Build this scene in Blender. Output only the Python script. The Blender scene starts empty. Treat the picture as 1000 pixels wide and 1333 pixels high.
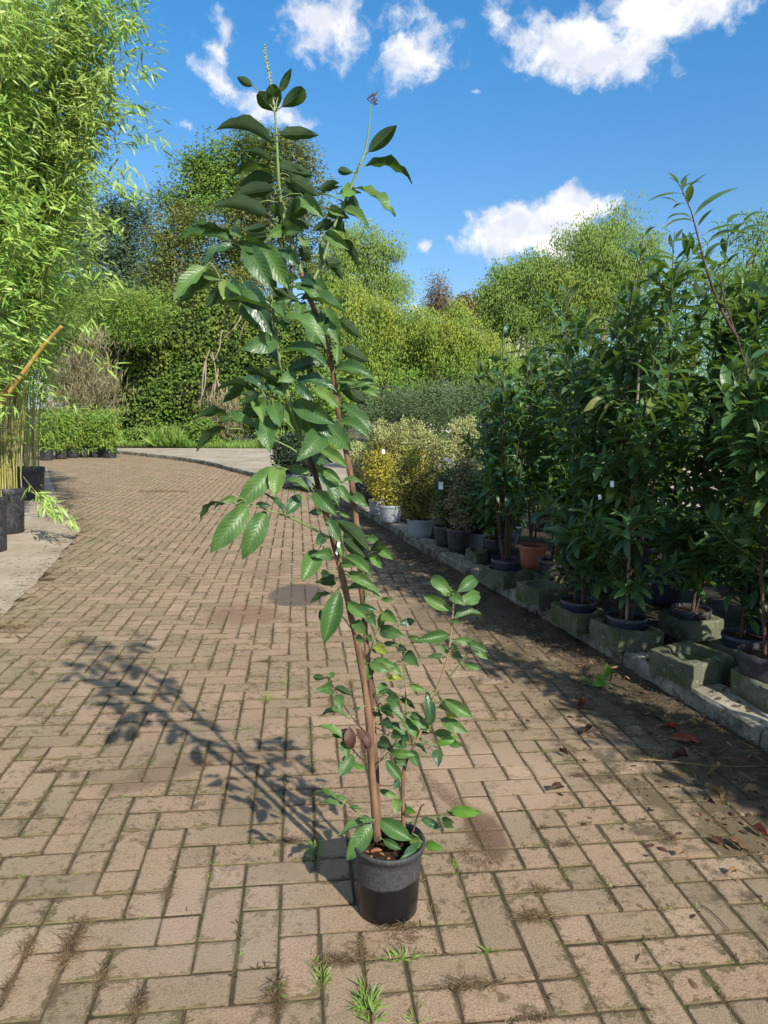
import bpy, math, random
import numpy as np
from mathutils import Vector, Matrix
random.seed(7); RNG = np.random.default_rng(7)
SC = bpy.context.scene
COL = SC.collection

# ------------------------------------------------------------------ camera
F_PX, PITCH, ROLL, EYE = 924.3, math.radians(7.80), math.radians(1.01), 1.42
_x = np.array([1, 0, 0.]); FWD = np.array([0, math.cos(PITCH), -math.sin(PITCH)]); _u = np.array([0, math.sin(PITCH), math.cos(PITCH)])
RGT = math.cos(ROLL)*_x + math.sin(ROLL)*_u; UPV = -math.sin(ROLL)*_x + math.cos(ROLL)*_u
ORG = np.array([0, 0, EYE])
cam_d = bpy.data.cameras.new('camera'); cam = bpy.data.objects.new('camera', cam_d); COL.objects.link(cam)
cam.matrix_world = Matrix(((RGT[0], UPV[0], -FWD[0], 0), (RGT[1], UPV[1], -FWD[1], 0), (RGT[2], UPV[2], -FWD[2], EYE), (0, 0, 0, 1)))
cam_d.sensor_fit = 'HORIZONTAL'; cam_d.sensor_width = 36; cam_d.lens = 36*F_PX/1000
cam_d.clip_start = 0.05; cam_d.clip_end = 3000
SC.camera = cam

def ray(px, py): return FWD + RGT*(px-500)/F_PX + UPV*(666.5-py)/F_PX
def G(px, py, z=0.0):
    d = ray(px, py); return ORG + d*(z-EYE)/d[2]
def A(px, py, Y):
    d = ray(px, py); return ORG + d*Y/d[1]
def PX(w):
    d = np.asarray(w, float)-ORG; D = d@FWD
    return 500+F_PX*(d@RGT)/D, 666.5-F_PX*(d@UPV)/D, D

# ------------------------------------------------------------------ light
SUN_EL, SUN_AZ = math.radians(37.5), math.radians(147.5)      # azimuth clockwise from +Y
SC.view_settings.view_transform = 'Standard'; SC.view_settings.look = 'None'
SC.view_settings.exposure = 0.62; SC.view_settings.gamma = 1.0; SC.view_settings.use_curve_mapping = False
SC.cycles.max_bounces = 8; SC.cycles.diffuse_bounces = 4; SC.cycles.glossy_bounces = 3
SC.cycles.transmission_bounces = 6; SC.cycles.transparent_max_bounces = 8
sd = bpy.data.lights.new('sun', 'SUN'); sd.energy = 5.0; sd.angle = math.radians(0.8); sd.color = (1.0, 0.93, 0.82)
sun = bpy.data.objects.new('sun', sd); COL.objects.link(sun)
sv = Vector((math.cos(SUN_EL)*math.sin(SUN_AZ), math.cos(SUN_EL)*math.cos(SUN_AZ), math.sin(SUN_EL)))
sun.rotation_euler = sv.to_track_quat('Z', 'Y').to_euler(); sun.location = sv*30

world = bpy.data.worlds.new('World'); SC.world = world; world.use_nodes = True
try: world.cycles.sampling_method = 'MANUAL'; world.cycles.sample_map_resolution = 512
except Exception: pass
nt = world.node_tree; nt.nodes.clear()
def N(tree, typ, **kw):
    n = tree.nodes.new(typ)
    for k, v in kw.items():
        if k == 'inp':
            for kk, vv in v.items(): n.inputs[kk].default_value = vv
        else: setattr(n, k, v)
    return n
def math_n(t, op, a, b=None, c=None, clamp=False):
    n = t.nodes.new('ShaderNodeMath'); n.operation = op; n.use_clamp = clamp
    for i, v in enumerate((a, b, c)):
        if v is None: continue
        if isinstance(v, (int, float)): n.inputs[i].default_value = v
        else: t.links.new(v, n.inputs[i])
    return n.outputs[0]
def vmath(t, op, a, b=None, out=0):
    n = t.nodes.new('ShaderNodeVectorMath'); n.operation = op
    for i, v in enumerate((a, b)):
        if v is None: continue
        if isinstance(v, (tuple, list)): n.inputs[i].default_value = v
        else: t.links.new(v, n.inputs[i])
    return n.outputs[out]
def maprange(t, v, a, b, c=0.0, d=1.0, smooth=True):
    n = t.nodes.new('ShaderNodeMapRange'); n.interpolation_type = 'SMOOTHSTEP' if smooth else 'LINEAR'
    t.links.new(v, n.inputs[0])
    for i, x in enumerate((a, b, c, d)): n.inputs[i+1].default_value = x
    return n.outputs[0]
def mixc(t, f, a, b, blend='MIX'):
    n = t.nodes.new('ShaderNodeMix'); n.data_type = 'RGBA'; n.blend_type = blend
    for i, v in ((0, f), (6, a), (7, b)):
        if isinstance(v, (int, float)): n.inputs[i].default_value = v
        elif isinstance(v, (tuple, list)): n.inputs[i].default_value = (*v[:3], 1)
        else: t.links.new(v, n.inputs[i])
    return n.outputs[2]
def noise(t, vec, scale, detail=3, rough=0.55, out=0):
    n = t.nodes.new('ShaderNodeTexNoise'); n.inputs['Scale'].default_value = scale; n.inputs['Detail'].default_value = detail
    n.inputs['Roughness'].default_value = rough
    if vec is not None: t.links.new(vec, n.inputs['Vector'])
    return n.outputs[out]

sky = N(nt, 'ShaderNodeTexSky', sky_type='NISHITA', sun_disc=False, sun_elevation=SUN_EL, sun_rotation=SUN_AZ,
        altitude=200, air_density=1.0, dust_density=0.9, ozone_density=2.2)
tc = N(nt, 'ShaderNodeTexCoord'); sp = N(nt, 'ShaderNodeSeparateXYZ'); nt.links.new(tc.outputs['Generated'], sp.inputs[0])
az = math_n(nt, 'ARCTAN2', sp.outputs[0], sp.outputs[1]); el = math_n(nt, 'ARCSINE', sp.outputs[2])
cb = N(nt, 'ShaderNodeCombineXYZ'); nt.links.new(az, cb.inputs[0]); nt.links.new(el, cb.inputs[1])
P0 = cb.outputs[0]
wn = noise(nt, P0, 26, 4, 0.6, out=1)
warp = vmath(nt, 'SCALE', vmath(nt, 'SUBTRACT', wn, (0.5, 0.5, 0.5))); warp.node.inputs['Scale'].default_value = 0.035
PW = vmath(nt, 'ADD', P0, warp)
CLOUDS = [  # photo place, half sizes in photo pixels, tilt, density
    (700, 296, 82, 36, 0, 1.3), (748, 276, 46, 30, 0, 1.3), (648, 310, 46, 28, 0, 1.2), (735, 318, 60, 24, 0, 1.0),
    (430, 32, 62, 42, 10, .85), (540, 72, 60, 36, 12, .9), (520, 18, 34, 26, 0, .55), (770, 62, 100, 38, -5, 1.15), (705, 22, 40, 26, 0, .7),
    (868, 14, 105, 34, 3, 1.15), (650, 14, 26, 34, 0, .65), (300, 112, 62, 16, -28, .75), (345, 140, 60, 18, -14, .85),
    (275, 68, 26, 15, -15, .6), (296, 38, 26, 16, -30, .6), (553, 322, 9, 9, 0, .8), (240, 165, 22, 5, 0, .45), (586, 308, 9, 7, 0, .5),
    (620, 120, 9, 5, 0, .5), (545, 404, 22, 10, 0, .9), (665, 54, 14, 9, 0, .5)]
acc = None
def cloud_field(P):
    acc = None
    for (cx, cy, rx, ry, tl, wgt) in CLOUDS:
        d = ray(cx, cy); d = d/np.linalg.norm(d); a0 = math.atan2(d[0], d[1]); e0 = math.asin(d[2])
        m = N(nt, 'ShaderNodeMapping', vector_type='TEXTURE'); nt.links.new(P, m.inputs[0])
        m.inputs['Location'].default_value = (a0, e0, 0); m.inputs['Rotation'].default_value = (0, 0, math.radians(tl))
        m.inputs['Scale'].default_value = (rx/F_PX*1.08, ry/F_PX, 1)
        l = vmath(nt, 'LENGTH', m.outputs[0], out=1)
        v = math_n(nt, 'MULTIPLY', math_n(nt, 'SUBTRACT', 1.25, l, clamp=False), wgt)
        acc = v if acc is None else math_n(nt, 'MAXIMUM', acc, v)
    return acc
# unseen cloud added round the rest of the sky, thickened to fill the shadows
lowf = noise(nt, tc.outputs['Generated'], 3.1, 5, 0.55)
out_of_view = math_n(nt, 'MAXIMUM', maprange(nt, math_n(nt, 'ABSOLUTE', az), 0.6, 0.85), maprange(nt, el, .62, .85))
extra = math_n(nt, 'MULTIPLY', maprange(nt, lowf, 0.46, 0.60, 0, 1.1), out_of_view)
fld = math_n(nt, 'MAXIMUM', cloud_field(PW), extra)
fine = noise(nt, PW, 24, 8, 0.60)
dens = math_n(nt, 'ADD', fld, math_n(nt, 'MULTIPLY', math_n(nt, 'SUBTRACT', fine, 0.52), 2.2))
alpha = math_n(nt, 'MULTIPLY', maprange(nt, dens, 0.18, 0.95), maprange(nt, fld, 0.0, 0.25))
belly_n = noise(nt, vmath(nt, 'MULTIPLY', PW, (1, 1.7, 1)), 15, 4, 0.5)
shade = maprange(nt, belly_n, 0.38, 0.60)
ccol = mixc(nt, math_n(nt, 'MULTIPLY', shade, 0.6), (.74, .735, .73), (0.42, 0.46, 0.56))
tint = mixc(nt, maprange(nt, el, math.radians(8), math.radians(26), smooth=False), (0.076, 0.092, 0.103), (0.042, 0.104, 0.136))
skyc = vmath(nt, 'MULTIPLY', sky.outputs[0], tint)
mx = mixc(nt, math_n(nt, 'MULTIPLY', alpha, 0.96), skyc, ccol)
bg = N(nt, 'ShaderNodeBackground'); bg.inputs[1].default_value = 1.0
nt.links.new(mx, bg.inputs[0]); wo = N(nt, 'ShaderNodeOutputWorld'); nt.links.new(bg.outputs[0], wo.inputs[0])

# ------------------------------------------------------------------ helpers: objects
def tag(o, label=None, cat=None, group=None, kind=None):
    if label: o['label'] = label
    if cat: o['category'] = cat
    if group: o['group'] = group
    if kind: o['kind'] = kind
    return o
def empty(name, loc=(0, 0, 0), **kw):
    o = bpy.data.objects.new(name, None); o.location = loc; o.empty_display_size = 0.1; COL.objects.link(o); return tag(o, **kw)
def link(name, me, parent=None, **kw):
    """a mesh given in world coordinates; under a parent it keeps its place"""
    o = bpy.data.objects.new(name, me); COL.objects.link(o)
    if parent is not None:
        o.parent = parent; o.location = -Vector(parent.location) if parent.type == 'EMPTY' else (0, 0, 0)
    return tag(o, **kw)
def np_mesh(name, V, Fc, uv=None, mat=None, smooth=False):
    """V (n,3), Fc (m,k) array or list of arrays of differing k"""
    me = bpy.data.meshes.new(name); V = np.asarray(V, np.float32)
    blocks = [np.asarray(b, np.int32) for b in (Fc if isinstance(Fc, list) and isinstance(Fc[0], np.ndarray) else [Fc]) if len(b)]
    me.vertices.add(len(V)); me.vertices.foreach_set('co', V.ravel())
    nl = sum(b.size for b in blocks); nf = sum(len(b) for b in blocks)
    me.loops.add(nl); me.polygons.add(nf)
    me.loops.foreach_set('vertex_index', np.concatenate([b.ravel() for b in blocks]))
    tot = np.concatenate([np.full(len(b), b.shape[1], np.int32) for b in blocks])
    st = np.concatenate([[0], np.cumsum(tot)[:-1]]).astype(np.int32)
    me.polygons.foreach_set('loop_start', st)
    try: me.polygons.foreach_set('loop_total', tot)
    except Exception: pass
    me.polygons.foreach_set('use_smooth', np.full(nf, bool(smooth)))
    me.update(calc_edges=True)
    if uv is not None:
        ul = me.uv_layers.new(name='UVMap'); idx = np.concatenate([b.ravel() for b in blocks])
        ul.data.foreach_set('uv', np.asarray(uv, np.float32)[idx].ravel())
    if mat is not None: me.materials.append(mat)
    me.validate()
    return me
class MB:
    """collects shapes for ONE mesh"""
    def __init__(s): s.v = []; s.f3 = []; s.f4 = []; s.uv = []; s.n = 0
    def add(s, V, F, uv=None):
        V = np.asarray(V, float); F = np.asarray(F, int)
        s.v.append(V); (s.f3 if F.shape[1] == 3 else s.f4).append(F+s.n); s.uv.append(np.zeros((len(V), 2)) if uv is None else np.asarray(uv, float)); s.n += len(V)
    def tube(s, pts, rad, n=7, cap=False):
        P = np.asarray(pts, float); k = len(P); rad = np.broadcast_to(np.asarray(rad, float), (k,))
        T = np.gradient(P, axis=0); T /= np.linalg.norm(T, axis=1)[:, None]+1e-12
        up = np.array([0, 0, 1.]) if abs(T[0][2]) < .9 else np.array([1., 0, 0]); a = np.cross(T[0], up); a /= np.linalg.norm(a)
        V = []; UV = []; ang = np.linspace(0, 2*np.pi, n, endpoint=False); L = 0
        for i in range(k):
            a = a-T[i]*(a@T[i]); a /= np.linalg.norm(a)+1e-12; b = np.cross(T[i], a)
            V.append(P[i]+rad[i]*(np.cos(ang)[:, None]*a+np.sin(ang)[:, None]*b))
            if i: L += np.linalg.norm(P[i]-P[i-1])
            UV.append(np.stack([ang/6.283, np.full(n, L)], 1))
        F = [(i*n+j, i*n+(j+1) % n, (i+1)*n+(j+1) % n, (i+1)*n+j) for i in range(k-1) for j in range(n)]
        s.add(np.concatenate(V), F, np.concatenate(UV))
        if cap:
            for r, rev in ((0, True), (k-1, False)):
                c = P[r]; Vc = np.concatenate([V[r], [c]]); Fc = [((j+1) % n, j, n) if rev else (j, (j+1) % n, n) for j in range(n)]; s.add(Vc, Fc)
    def lathe(s, c, prof, n=40, sx=1.0, sy=1.0, wob=0.0):
        """prof: list of (r, z) from outside bottom round; closed where r == 0"""
        c = np.asarray(c, float); ang = np.linspace(0, 2*np.pi, n, endpoint=False); V = []
        w = 1+wob*np.sin(ang*2+1.3)+wob*.5*np.sin(ang*3)
        for r, z in prof: V.append(np.stack([c[0]+r*w*sx*np.cos(ang), c[1]+r*w*sy*np.sin(ang), np.full(n, c[2]+z)], 1))
        F = [(i*n+j, i*n+(j+1) % n, (i+1)*n+(j+1) % n, (i+1)*n+j) for i in range(len(prof)-1) for j in range(n)]
        s.add(np.concatenate(V), F)
    def box(s, c, h, rz=0.0, M=None):
        c = np.asarray(c, float); q = np.array([(x, y, z) for x in (-1, 1) for y in (-1, 1) for z in (-1, 1)])*np.asarray(h, float)
        R = np.array([[math.cos(rz), -math.sin(rz), 0], [math.sin(rz), math.cos(rz), 0], [0, 0, 1]]) if M is None else M
        s.add(q@R.T+c, [(0, 1, 3, 2), (4, 6, 7, 5), (0, 4, 5, 1), (2, 3, 7, 6), (0, 2, 6, 4), (1, 5, 7, 3)])
    def mesh(s, name, mat, smooth=False):
        bl = []
        if s.f4: bl.append(np.concatenate(s.f4))
        if s.f3: bl.append(np.concatenate(s.f3))
        return np_mesh(name, np.concatenate(s.v), bl, np.concatenate(s.uv), mat, smooth)
    def obj(s, name, mat, parent=None, smooth=False, **kw): return link(name, s.mesh(name, mat, smooth), parent, **kw)

def frames(D, Nn):
    """rotation matrices with local x = D and z near Nn, arrays (n,3)"""
    D = D/(np.linalg.norm(D, axis=1)[:, None]+1e-9); Y = np.cross(Nn, D); Y /= np.linalg.norm(Y, axis=1)[:, None]+1e-9
    Z = np.cross(D, Y); return np.stack([D, Y, Z], 2)
def scatter(name, tmpl, loc, R, scale, mat, parent=None, smooth=False, **kw):
    """copies of one small template joined into one mesh (kind stuff or a part)"""
    tv, tf, tuv = tmpl; n = len(loc); k = len(tv); scale = np.asarray(scale, float)
    if scale.ndim == 1: scale = scale[:, None]*np.ones(3)
    V = np.einsum('nij,nkj->nki', R, tv[None]*scale[:, None, :])+loc[:, None, :]
    Fc = (np.asarray(tf)[None]+(np.arange(n)*k)[:, None, None]).reshape(-1, tf.shape[1])
    uv = np.tile(tuv, (n, 1))
    return link(name, np_mesh(name, V.reshape(-1, 3), Fc, uv, mat, smooth), parent, **kw)

# leaf templates: x along, y across, z up
def leaf_grid(ratio=.36, nl=8, nc=4, bow=.08, fold=.12, wave=.0, twist=0., shape=.85, tip=.0, petiole=True, seed=0):
    r = random.Random(seed); V = []; UV = []
    ts = [i/nl for i in range(nl+1)]
    for i, t in enumerate(ts):
        w = ratio*.5*max(0.0, math.sin(math.pi*min(1, t**shape)))**.75
        if t > .8: w *= (1-(t-.8)/.2*tip)
        if i in (0, nl): w = ratio*.012
        zc = 4*bow*t*(1-t); tw = twist*(t-.5)
        for j in range(nc+1):
            s = -1+2*j/nc; y = s*w; z = zc+abs(s)*w*fold*2+(wave*math.sin(t*17+s*3+seed)*abs(s)**2)*ratio
            y2 = y*math.cos(tw)-(z-zc)*math.sin(tw); z2 = zc+y*math.sin(tw)+(z-zc)*math.cos(tw)
            V.append((t, y2, z2)); UV.append((t, s*.5+.5))
    F = [(i*(nc+1)+j, (i+1)*(nc+1)+j, (i+1)*(nc+1)+j+1, i*(nc+1)+j+1) for i in range(nl) for j in range(nc)]
    if petiole:
        b = len(V); rr = .011
        for x, zz in ((-.13, -.035), (0.02, 0.002)):
            for a in (0, 2.1, 4.2): V.append((x, rr*math.cos(a), zz+rr*math.sin(a))); UV.append((-.5, .5))
        for j in range(3): F.append((b+j, b+(j+1) % 3, b+3+(j+1) % 3, b+3+j))
    return np.array(V), np.array(F), np.array(UV)
RHOMB = (np.array([(0, 0, 0), (.45, -.5, .06), (1, 0, -.05), (.45, .5, .06)]), np.array([(0, 1, 2, 3)]), np.array([(0, .5), (.45, 0), (1, .5), (.45, 1)]))
def slim(ratio, droop=.15):
    V = []; UV = []
    for t, w in ((0, .06), (.3, 1), (.65, .75), (1, .03)):
        for s in (-1, 1): V.append((t, s*w*ratio*.5, -droop*t*t)); UV.append((t, s*.5+.5))
    return np.array(V), np.array([(0, 2, 3, 1), (2, 4, 5, 3), (4, 6, 7, 5)]), np.array(UV)
# ------------------------------------------------------------------ materials
def mat_new(name):
    m = bpy.data.materials.new(name); m.use_nodes = True; t = m.node_tree; t.nodes.clear()
    out = t.nodes.new('ShaderNodeOutputMaterial'); return m, t, out
def rnd_of(t):
    a = t.nodes.new('ShaderNodeObjectInfo').outputs['Random']; b = t.nodes.new('ShaderNodeNewGeometry').outputs['Random Per Island']
    return math_n(t, 'FRACT', math_n(t, 'ADD', math_n(t, 'MULTIPLY', a, 7.31), b))
def ramp(t, f, stops, interp='LINEAR'):
    n = t.nodes.new('ShaderNodeValToRGB'); n.color_ramp.interpolation = interp; e = n.color_ramp.elements
    while len(e) > 1: e.remove(e[-1])
    for i, (p, c) in enumerate(stops):
        x = e[0] if i == 0 else e.new(p); x.position = p; x.color = (*c, 1)
    t.links.new(f, n.inputs[0]); return n.outputs[0]
def bsdf(t, col, rough=.6, spec=.5, bump=None, bstr=.5, bdist=.002, **kw):
    p = t.nodes.new('ShaderNodeBsdfPrincipled')
    if isinstance(col, (tuple, list)): p.inputs['Base Color'].default_value = (*col[:3], 1)
    else: t.links.new(col, p.inputs['Base Color'])
    if isinstance(rough, (int, float)): p.inputs['Roughness'].default_value = rough
    else: t.links.new(rough, p.inputs['Roughness'])
    p.inputs['Specular IOR Level'].default_value = spec
    for k, v in kw.items(): p.inputs[k].default_value = v
    if bump is not None:
        b = t.nodes.new('ShaderNodeBump'); b.inputs['Strength'].default_value = bstr; b.inputs['Distance'].default_value = bdist
        t.links.new(bump, b.inputs['Height']); t.links.new(b.outputs[0], p.inputs['Normal'])
    return p
def geo_pos(t): return t.nodes.new('ShaderNodeNewGeometry').outputs['Position']

def mat_big_leaf(name, cols, under, trans, rough=.34, tw=.28, vein=.55, spots=0.0):
    """laurel leaf: glossy upper side with midrib and side veins, matt underside"""
    m, t, out = mat_new(name); uvn = t.nodes.new('ShaderNodeUVMap').outputs[0]; s = t.nodes.new('ShaderNodeSeparateXYZ'); t.links.new(uvn, s.inputs[0])
    u = s.outputs[0]; v = math_n(t, 'ABSOLUTE', math_n(t, 'SUBTRACT', math_n(t, 'MULTIPLY', s.outputs[1], 2), 1))
    r = rnd_of(t); base = ramp(t, r, cols)
    g = geo_pos(t); n1 = noise(t, g, 60, 3)
    base = mixc(t, maprange(t, noise(t, g, 26, 4, .65), .46, .68, 0, .38), base, (.115, .17, .045)); base = mixc(t, maprange(t, noise(t, g, 17, 3), .5, .7, 0, .45), base, tuple(x*.6 for x in cols[0][1]))
    ph = math_n(t, 'SUBTRACT', math_n(t, 'MULTIPLY', u, 11), math_n(t, 'MULTIPLY', v, 2.2))
    saw = math_n(t, 'ABSOLUTE', math_n(t, 'SUBTRACT', math_n(t, 'FRACT', ph), .5))       # .5 on the vein, 0 between
    sidev = maprange(t, saw, .43, .5); mid = maprange(t, v, .075, .02)
    veins = math_n(t, 'MAXIMUM', math_n(t, 'MULTIPLY', sidev, math_n(t, 'MULTIPLY', maprange(t, v, 1., .5), .30)), mid)
    lightc = mixc(t, .62, base, (.20, .32, .08))
    colr = mixc(t, math_n(t, 'MULTIPLY', veins, vein), base, lightc)
    if spots:
        sn = noise(t, g, 140, 2); colr = mixc(t, maprange(t, sn, .66, .72, 0, spots), colr, (.25, .2, .06))
    isp = maprange(t, u, -.1, -.2); colr = mixc(t, isp, colr, (.20, .24, .06))
    bf = t.nodes.new('ShaderNodeNewGeometry').outputs['Backfacing']
    col2 = mixc(t, bf, colr, mixc(t, math_n(t, 'MULTIPLY', veins, .5), under, lightc))
    ro = math_n(t, 'ADD', rough, math_n(t, 'MULTIPLY', bf, .35))
    hb = math_n(t, 'ADD', math_n(t, 'MULTIPLY', math_n(t, 'SUBTRACT', .5, saw), math_n(t, 'SUBTRACT', 1, math_n(t, 'MULTIPLY', mid, .6))), math_n(t, 'MULTIPLY', n1, .25))
    p = bsdf(t, col2, ro, .45, math_n(t, 'MULTIPLY', hb, math_n(t, 'SUBTRACT', 1, math_n(t, 'MULTIPLY', bf, .8))), .32, .003)
    tr = t.nodes.new('ShaderNodeBsdfTranslucent'); t.links.new(mixc(t, math_n(t, 'MULTIPLY', veins, .35), trans, (trans[0]*1.6, trans[1]*1.3, trans[2])), tr.inputs[0])
    mx = t.nodes.new('ShaderNodeMixShader'); mx.inputs[0].default_value = tw
    t.links.new(p.outputs[0], mx.inputs[1]); t.links.new(tr.outputs[0], mx.inputs[2]); t.links.new(mx.outputs[0], out.inputs[0]); return m
FAR = {'blue_green_leaf', 'olive_brown_leaf', 'fresh_green_leaf', 'yellow_green_leaf', 'willow_leaf', 'brown_leaf', 'ivy_leaf'}
def mat_foliage(name, cols, trans=None, tw=.3, rough=.5, spec=.35):
    m, t, out = mat_new(name); r = rnd_of(t); sc_ = 1.1 if name in FAR else 9.0
    r = math_n(t, 'ADD', math_n(t, 'MULTIPLY', r, .42), math_n(t, 'MULTIPLY', maprange(t, noise(t, geo_pos(t), sc_, 3, .6), .30, .70, smooth=False), .58)); c = ramp(t, r, cols)
    big = noise(t, geo_pos(t), .55, 2); c = mixc(t, maprange(t, big, .35, .7, 0, .55), c, mixc(t, .5, c, cols[-1][1]))
    p = bsdf(t, c, rough, spec)
    tr = t.nodes.new('ShaderNodeBsdfTranslucent'); t.links.new(mixc(t, .5, c, trans or (.16, .26, .03)), tr.inputs[0])
    mx = t.nodes.new('ShaderNodeMixShader'); mx.inputs[0].default_value = tw
    t.links.new(p.outputs[0], mx.inputs[1]); t.links.new(tr.outputs[0], mx.inputs[2]); t.links.new(mx.outputs[0], out.inputs[0]); return m
def mat_bark(name, a, b, sc=40, rough=.8, stretch=.15, bd=.003):
    m, t, out = mat_new(name); g = vmath(t, 'MULTIPLY', geo_pos(t), (1, 1, stretch)); n = noise(t, g, sc, 5, .65)
    n2 = noise(t, geo_pos(t), sc*.2, 2)
    c = mixc(t, maprange(t, n, .35, .65), a, b); c = mixc(t, maprange(t, n2, .5, .75, 0, .5), c, (a[0]*.5, a[1]*.5, a[2]*.5))
    t.links.new(bsdf(t, c, rough, .25, n, .7, bd).outputs[0], out.inputs[0]); return m
def mat_plain(name, c, rough=.6, spec=.4, var=.15, sc=30, bd=.001, **kw):
    m, t, out = mat_new(name); n = noise(t, geo_pos(t), sc, 4); c2 = tuple(x*(1-2*var) for x in c); c1 = tuple(min(1, x*(1+var)) for x in c)
    t.links.new(bsdf(t, mixc(t, n, c2, c1), rough, spec, n, .4, bd, **kw).outputs[0], out.inputs[0]); return m

M = {}
M['laurel'] = mat_big_leaf('laurel_leaf', [(0, (.045, .105, .032)), (.45, (.070, .150, .040)), (.8, (.100, .190, .050)), (.97, (.13, .22, .05)), (1, (.17, .23, .05))], (.020, .046, .014), (.10, .20, .025), rough=.42, tw=.28)  # underside colour darkened to stand in for its unlit look
M['laurel_blue'] = mat_big_leaf('laurel_leaf_shiny', [(0, (.020, .06, .028)), (1, (.032, .085, .034))], (.04, .075, .03), (.06, .16, .02), rough=.33, tw=.15)
M['laurel_young'] = mat_big_leaf('young_leaf', [(0, (.07, .20, .03)), (1, (.13, .27, .04))], (.12, .2, .05), (.25, .5, .03), rough=.4, tw=.42, spots=.3)
M['laurel_yellow'] = mat_big_leaf('yellowing_leaf', [(0, (.24, .30, .04)), (1, (.34, .36, .05))], (.25, .28, .06), (.45, .5, .04), rough=.5, tw=.4, spots=.5)
M['laurel_row'] = mat_big_leaf('row_laurel_leaf', [(0, (.036, .095, .045)), (.5, (.062, .145, .055)), (.88, (.09, .185, .06)), (.97, (.13, .22, .06)), (1, (.20, .25, .06))], (.04, .08, .03), (.16, .30, .035), rough=.33, tw=.32, vein=.35)
for k_, mul in enumerate(((1, 1, 1), (1.35, 1.22, .95), (.72, .85, 1.05))):
    M['row%d' % k_] = mat_big_leaf('row_laurel_leaf', [(a_, tuple(c_[q_]*mul[q_] for q_ in range(3))) for a_, c_ in [(0, (.030, .084, .042)), (.5, (.054, .130, .052)), (.88, (.09, .175, .05)), (.97, (.13, .21, .05)), (1, (.22, .24, .06))]], (.04, .08, .03), (.17, .30, .035), rough=.34, tw=.32, vein=.4)
M['dry_leaf'] = mat_plain('dry_leaf', (.075, .035, .022), .6, .3, .3, 60)
M['red_leaf'] = mat_plain('red_brown_leaf', (.24, .055, .02), .45, .4, .3, 60)
M['tan_leaf'] = mat_plain('tan_leaf', (.22, .13, .06), .6, .3, .3, 60)
M['bark_red'] = mat_bark('laurel_bark', (.085, .050, .032), (.215, .125, .074), 38)
M['bark_dark'] = mat_bark('dark_bark', (.05, .032, .026), (.11, .06, .042), 60)
M['bark_pale'] = mat_bark('pale_bark', (.18, .14, .10), (.34, .28, .2), 6, bd=.02)
M['bark_far'] = mat_bark('far_bark', (.05, .04, .03), (.12, .09, .07), 6, bd=.02)
M['stem_tan'] = mat_plain('tan_stem', (.30, .21, .12), .6, .3, .2, 60)
M['green_stem'] = mat_plain('green_stem', (.15, .22, .07), .5, .4, .2, 60)
M['spike'] = mat_plain('flower_spike', (.28, .34, .18), .6, .3, .2, 90)
M['cane'] = mat_bark('bamboo_culm', (.24, .24, .07), (.40, .37, .12), 18, .4)
M['cane_orange'] = mat_bark('thick_culm', (.36, .24, .06), (.48, .35, .11), 14, .35)
M['bamboo'] = mat_foliage('bamboo_leaf', [(0, (0.13, 0.255, 0.048)), (0.45, (0.234, 0.412, 0.072)), (0.8, (0.391, 0.521, 0.108)), (0.96, (0.504, 0.569, 0.168)), (1, (0.504, 0.485, 0.18))], (.3, .42, .04), .36, .42, .4)
M['bamboo_small'] = mat_foliage('small_bamboo_leaf', [(0, (0.086, 0.198, 0.038)), (0.6, (0.172, 0.314, 0.045)), (1, (0.448, 0.429, 0.105))], (.25, .36, .04), .33, .45)
M['ivy'] = mat_foliage('ivy_leaf', [(0, (0.05, 0.103, 0.02)), (0.5, (0.094, 0.172, 0.027)), (0.88, (0.154, 0.218, 0.032)), (1, (0.242, 0.253, 0.035))], (.18, .24, .02), .25, .6, .25)
M['tree_teal'] = mat_foliage('blue_green_leaf', [(0, (0.047, 0.086, 0.048)), (0.6, (0.078, 0.133, 0.067)), (1, (0.125, 0.187, 0.075))], (.1, .16, .05), .25)
M['tree_olive'] = mat_foliage('olive_brown_leaf', [(0, (.06, .10, .03)), (.45, (.11, .165, .034)), (.8, (.18, .21, .04)), (1, (.27, .20, .055))], (.2, .22, .03), .3)
M['tree_green'] = mat_foliage('fresh_green_leaf', [(0, (0.088, 0.169, 0.033)), (0.6, (0.146, 0.263, 0.042)), (1, (0.254, 0.356, 0.05))], (.2, .3, .03), .3)
M['tree_lime'] = mat_foliage('yellow_green_leaf', [(0, (0.087, 0.162, 0.028)), (0.45, (0.174, 0.27, 0.037)), (0.85, (0.29, 0.378, 0.05)), (1, (0.493, 0.432, 0.066))], (.3, .36, .03), .32)
M['tree_willow'] = mat_foliage('willow_leaf', [(0, (0.105, 0.182, 0.039)), (0.5, (0.18, 0.28, 0.055)), (1, (0.33, 0.42, 0.094))], (.3, .38, .05), .34)
M['tree_brown'] = mat_foliage('brown_leaf', [(0, (0.105, 0.09, 0.045)), (1, (0.24, 0.165, 0.09))], (.2, .14, .05), .2)
M['grey_green'] = mat_foliage('grey_green_leaf', [(0, (.045, .085, .035)), (.6, (.095, .15, .06)), (1, (.18, .22, .10))], (.14, .2, .07), .22)
M['yellow_shrub'] = mat_foliage('yellow_leaf', [(0, (.07, .11, .02)), (.35, (.16, .19, .03)), (.7, (.36, .32, .035)), (1, (.5, .40, .05))], (.4, .36, .03), .25)
M['mixed_shrub'] = mat_foliage('mixed_leaf', [(0, (0.048, 0.084, 0.024)), (0.5, (0.144, 0.168, 0.036)), (0.85, (0.312, 0.24, 0.06)), (1, (0.384, 0.18, 0.06))], (.26, .24, .05), .25)
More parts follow.
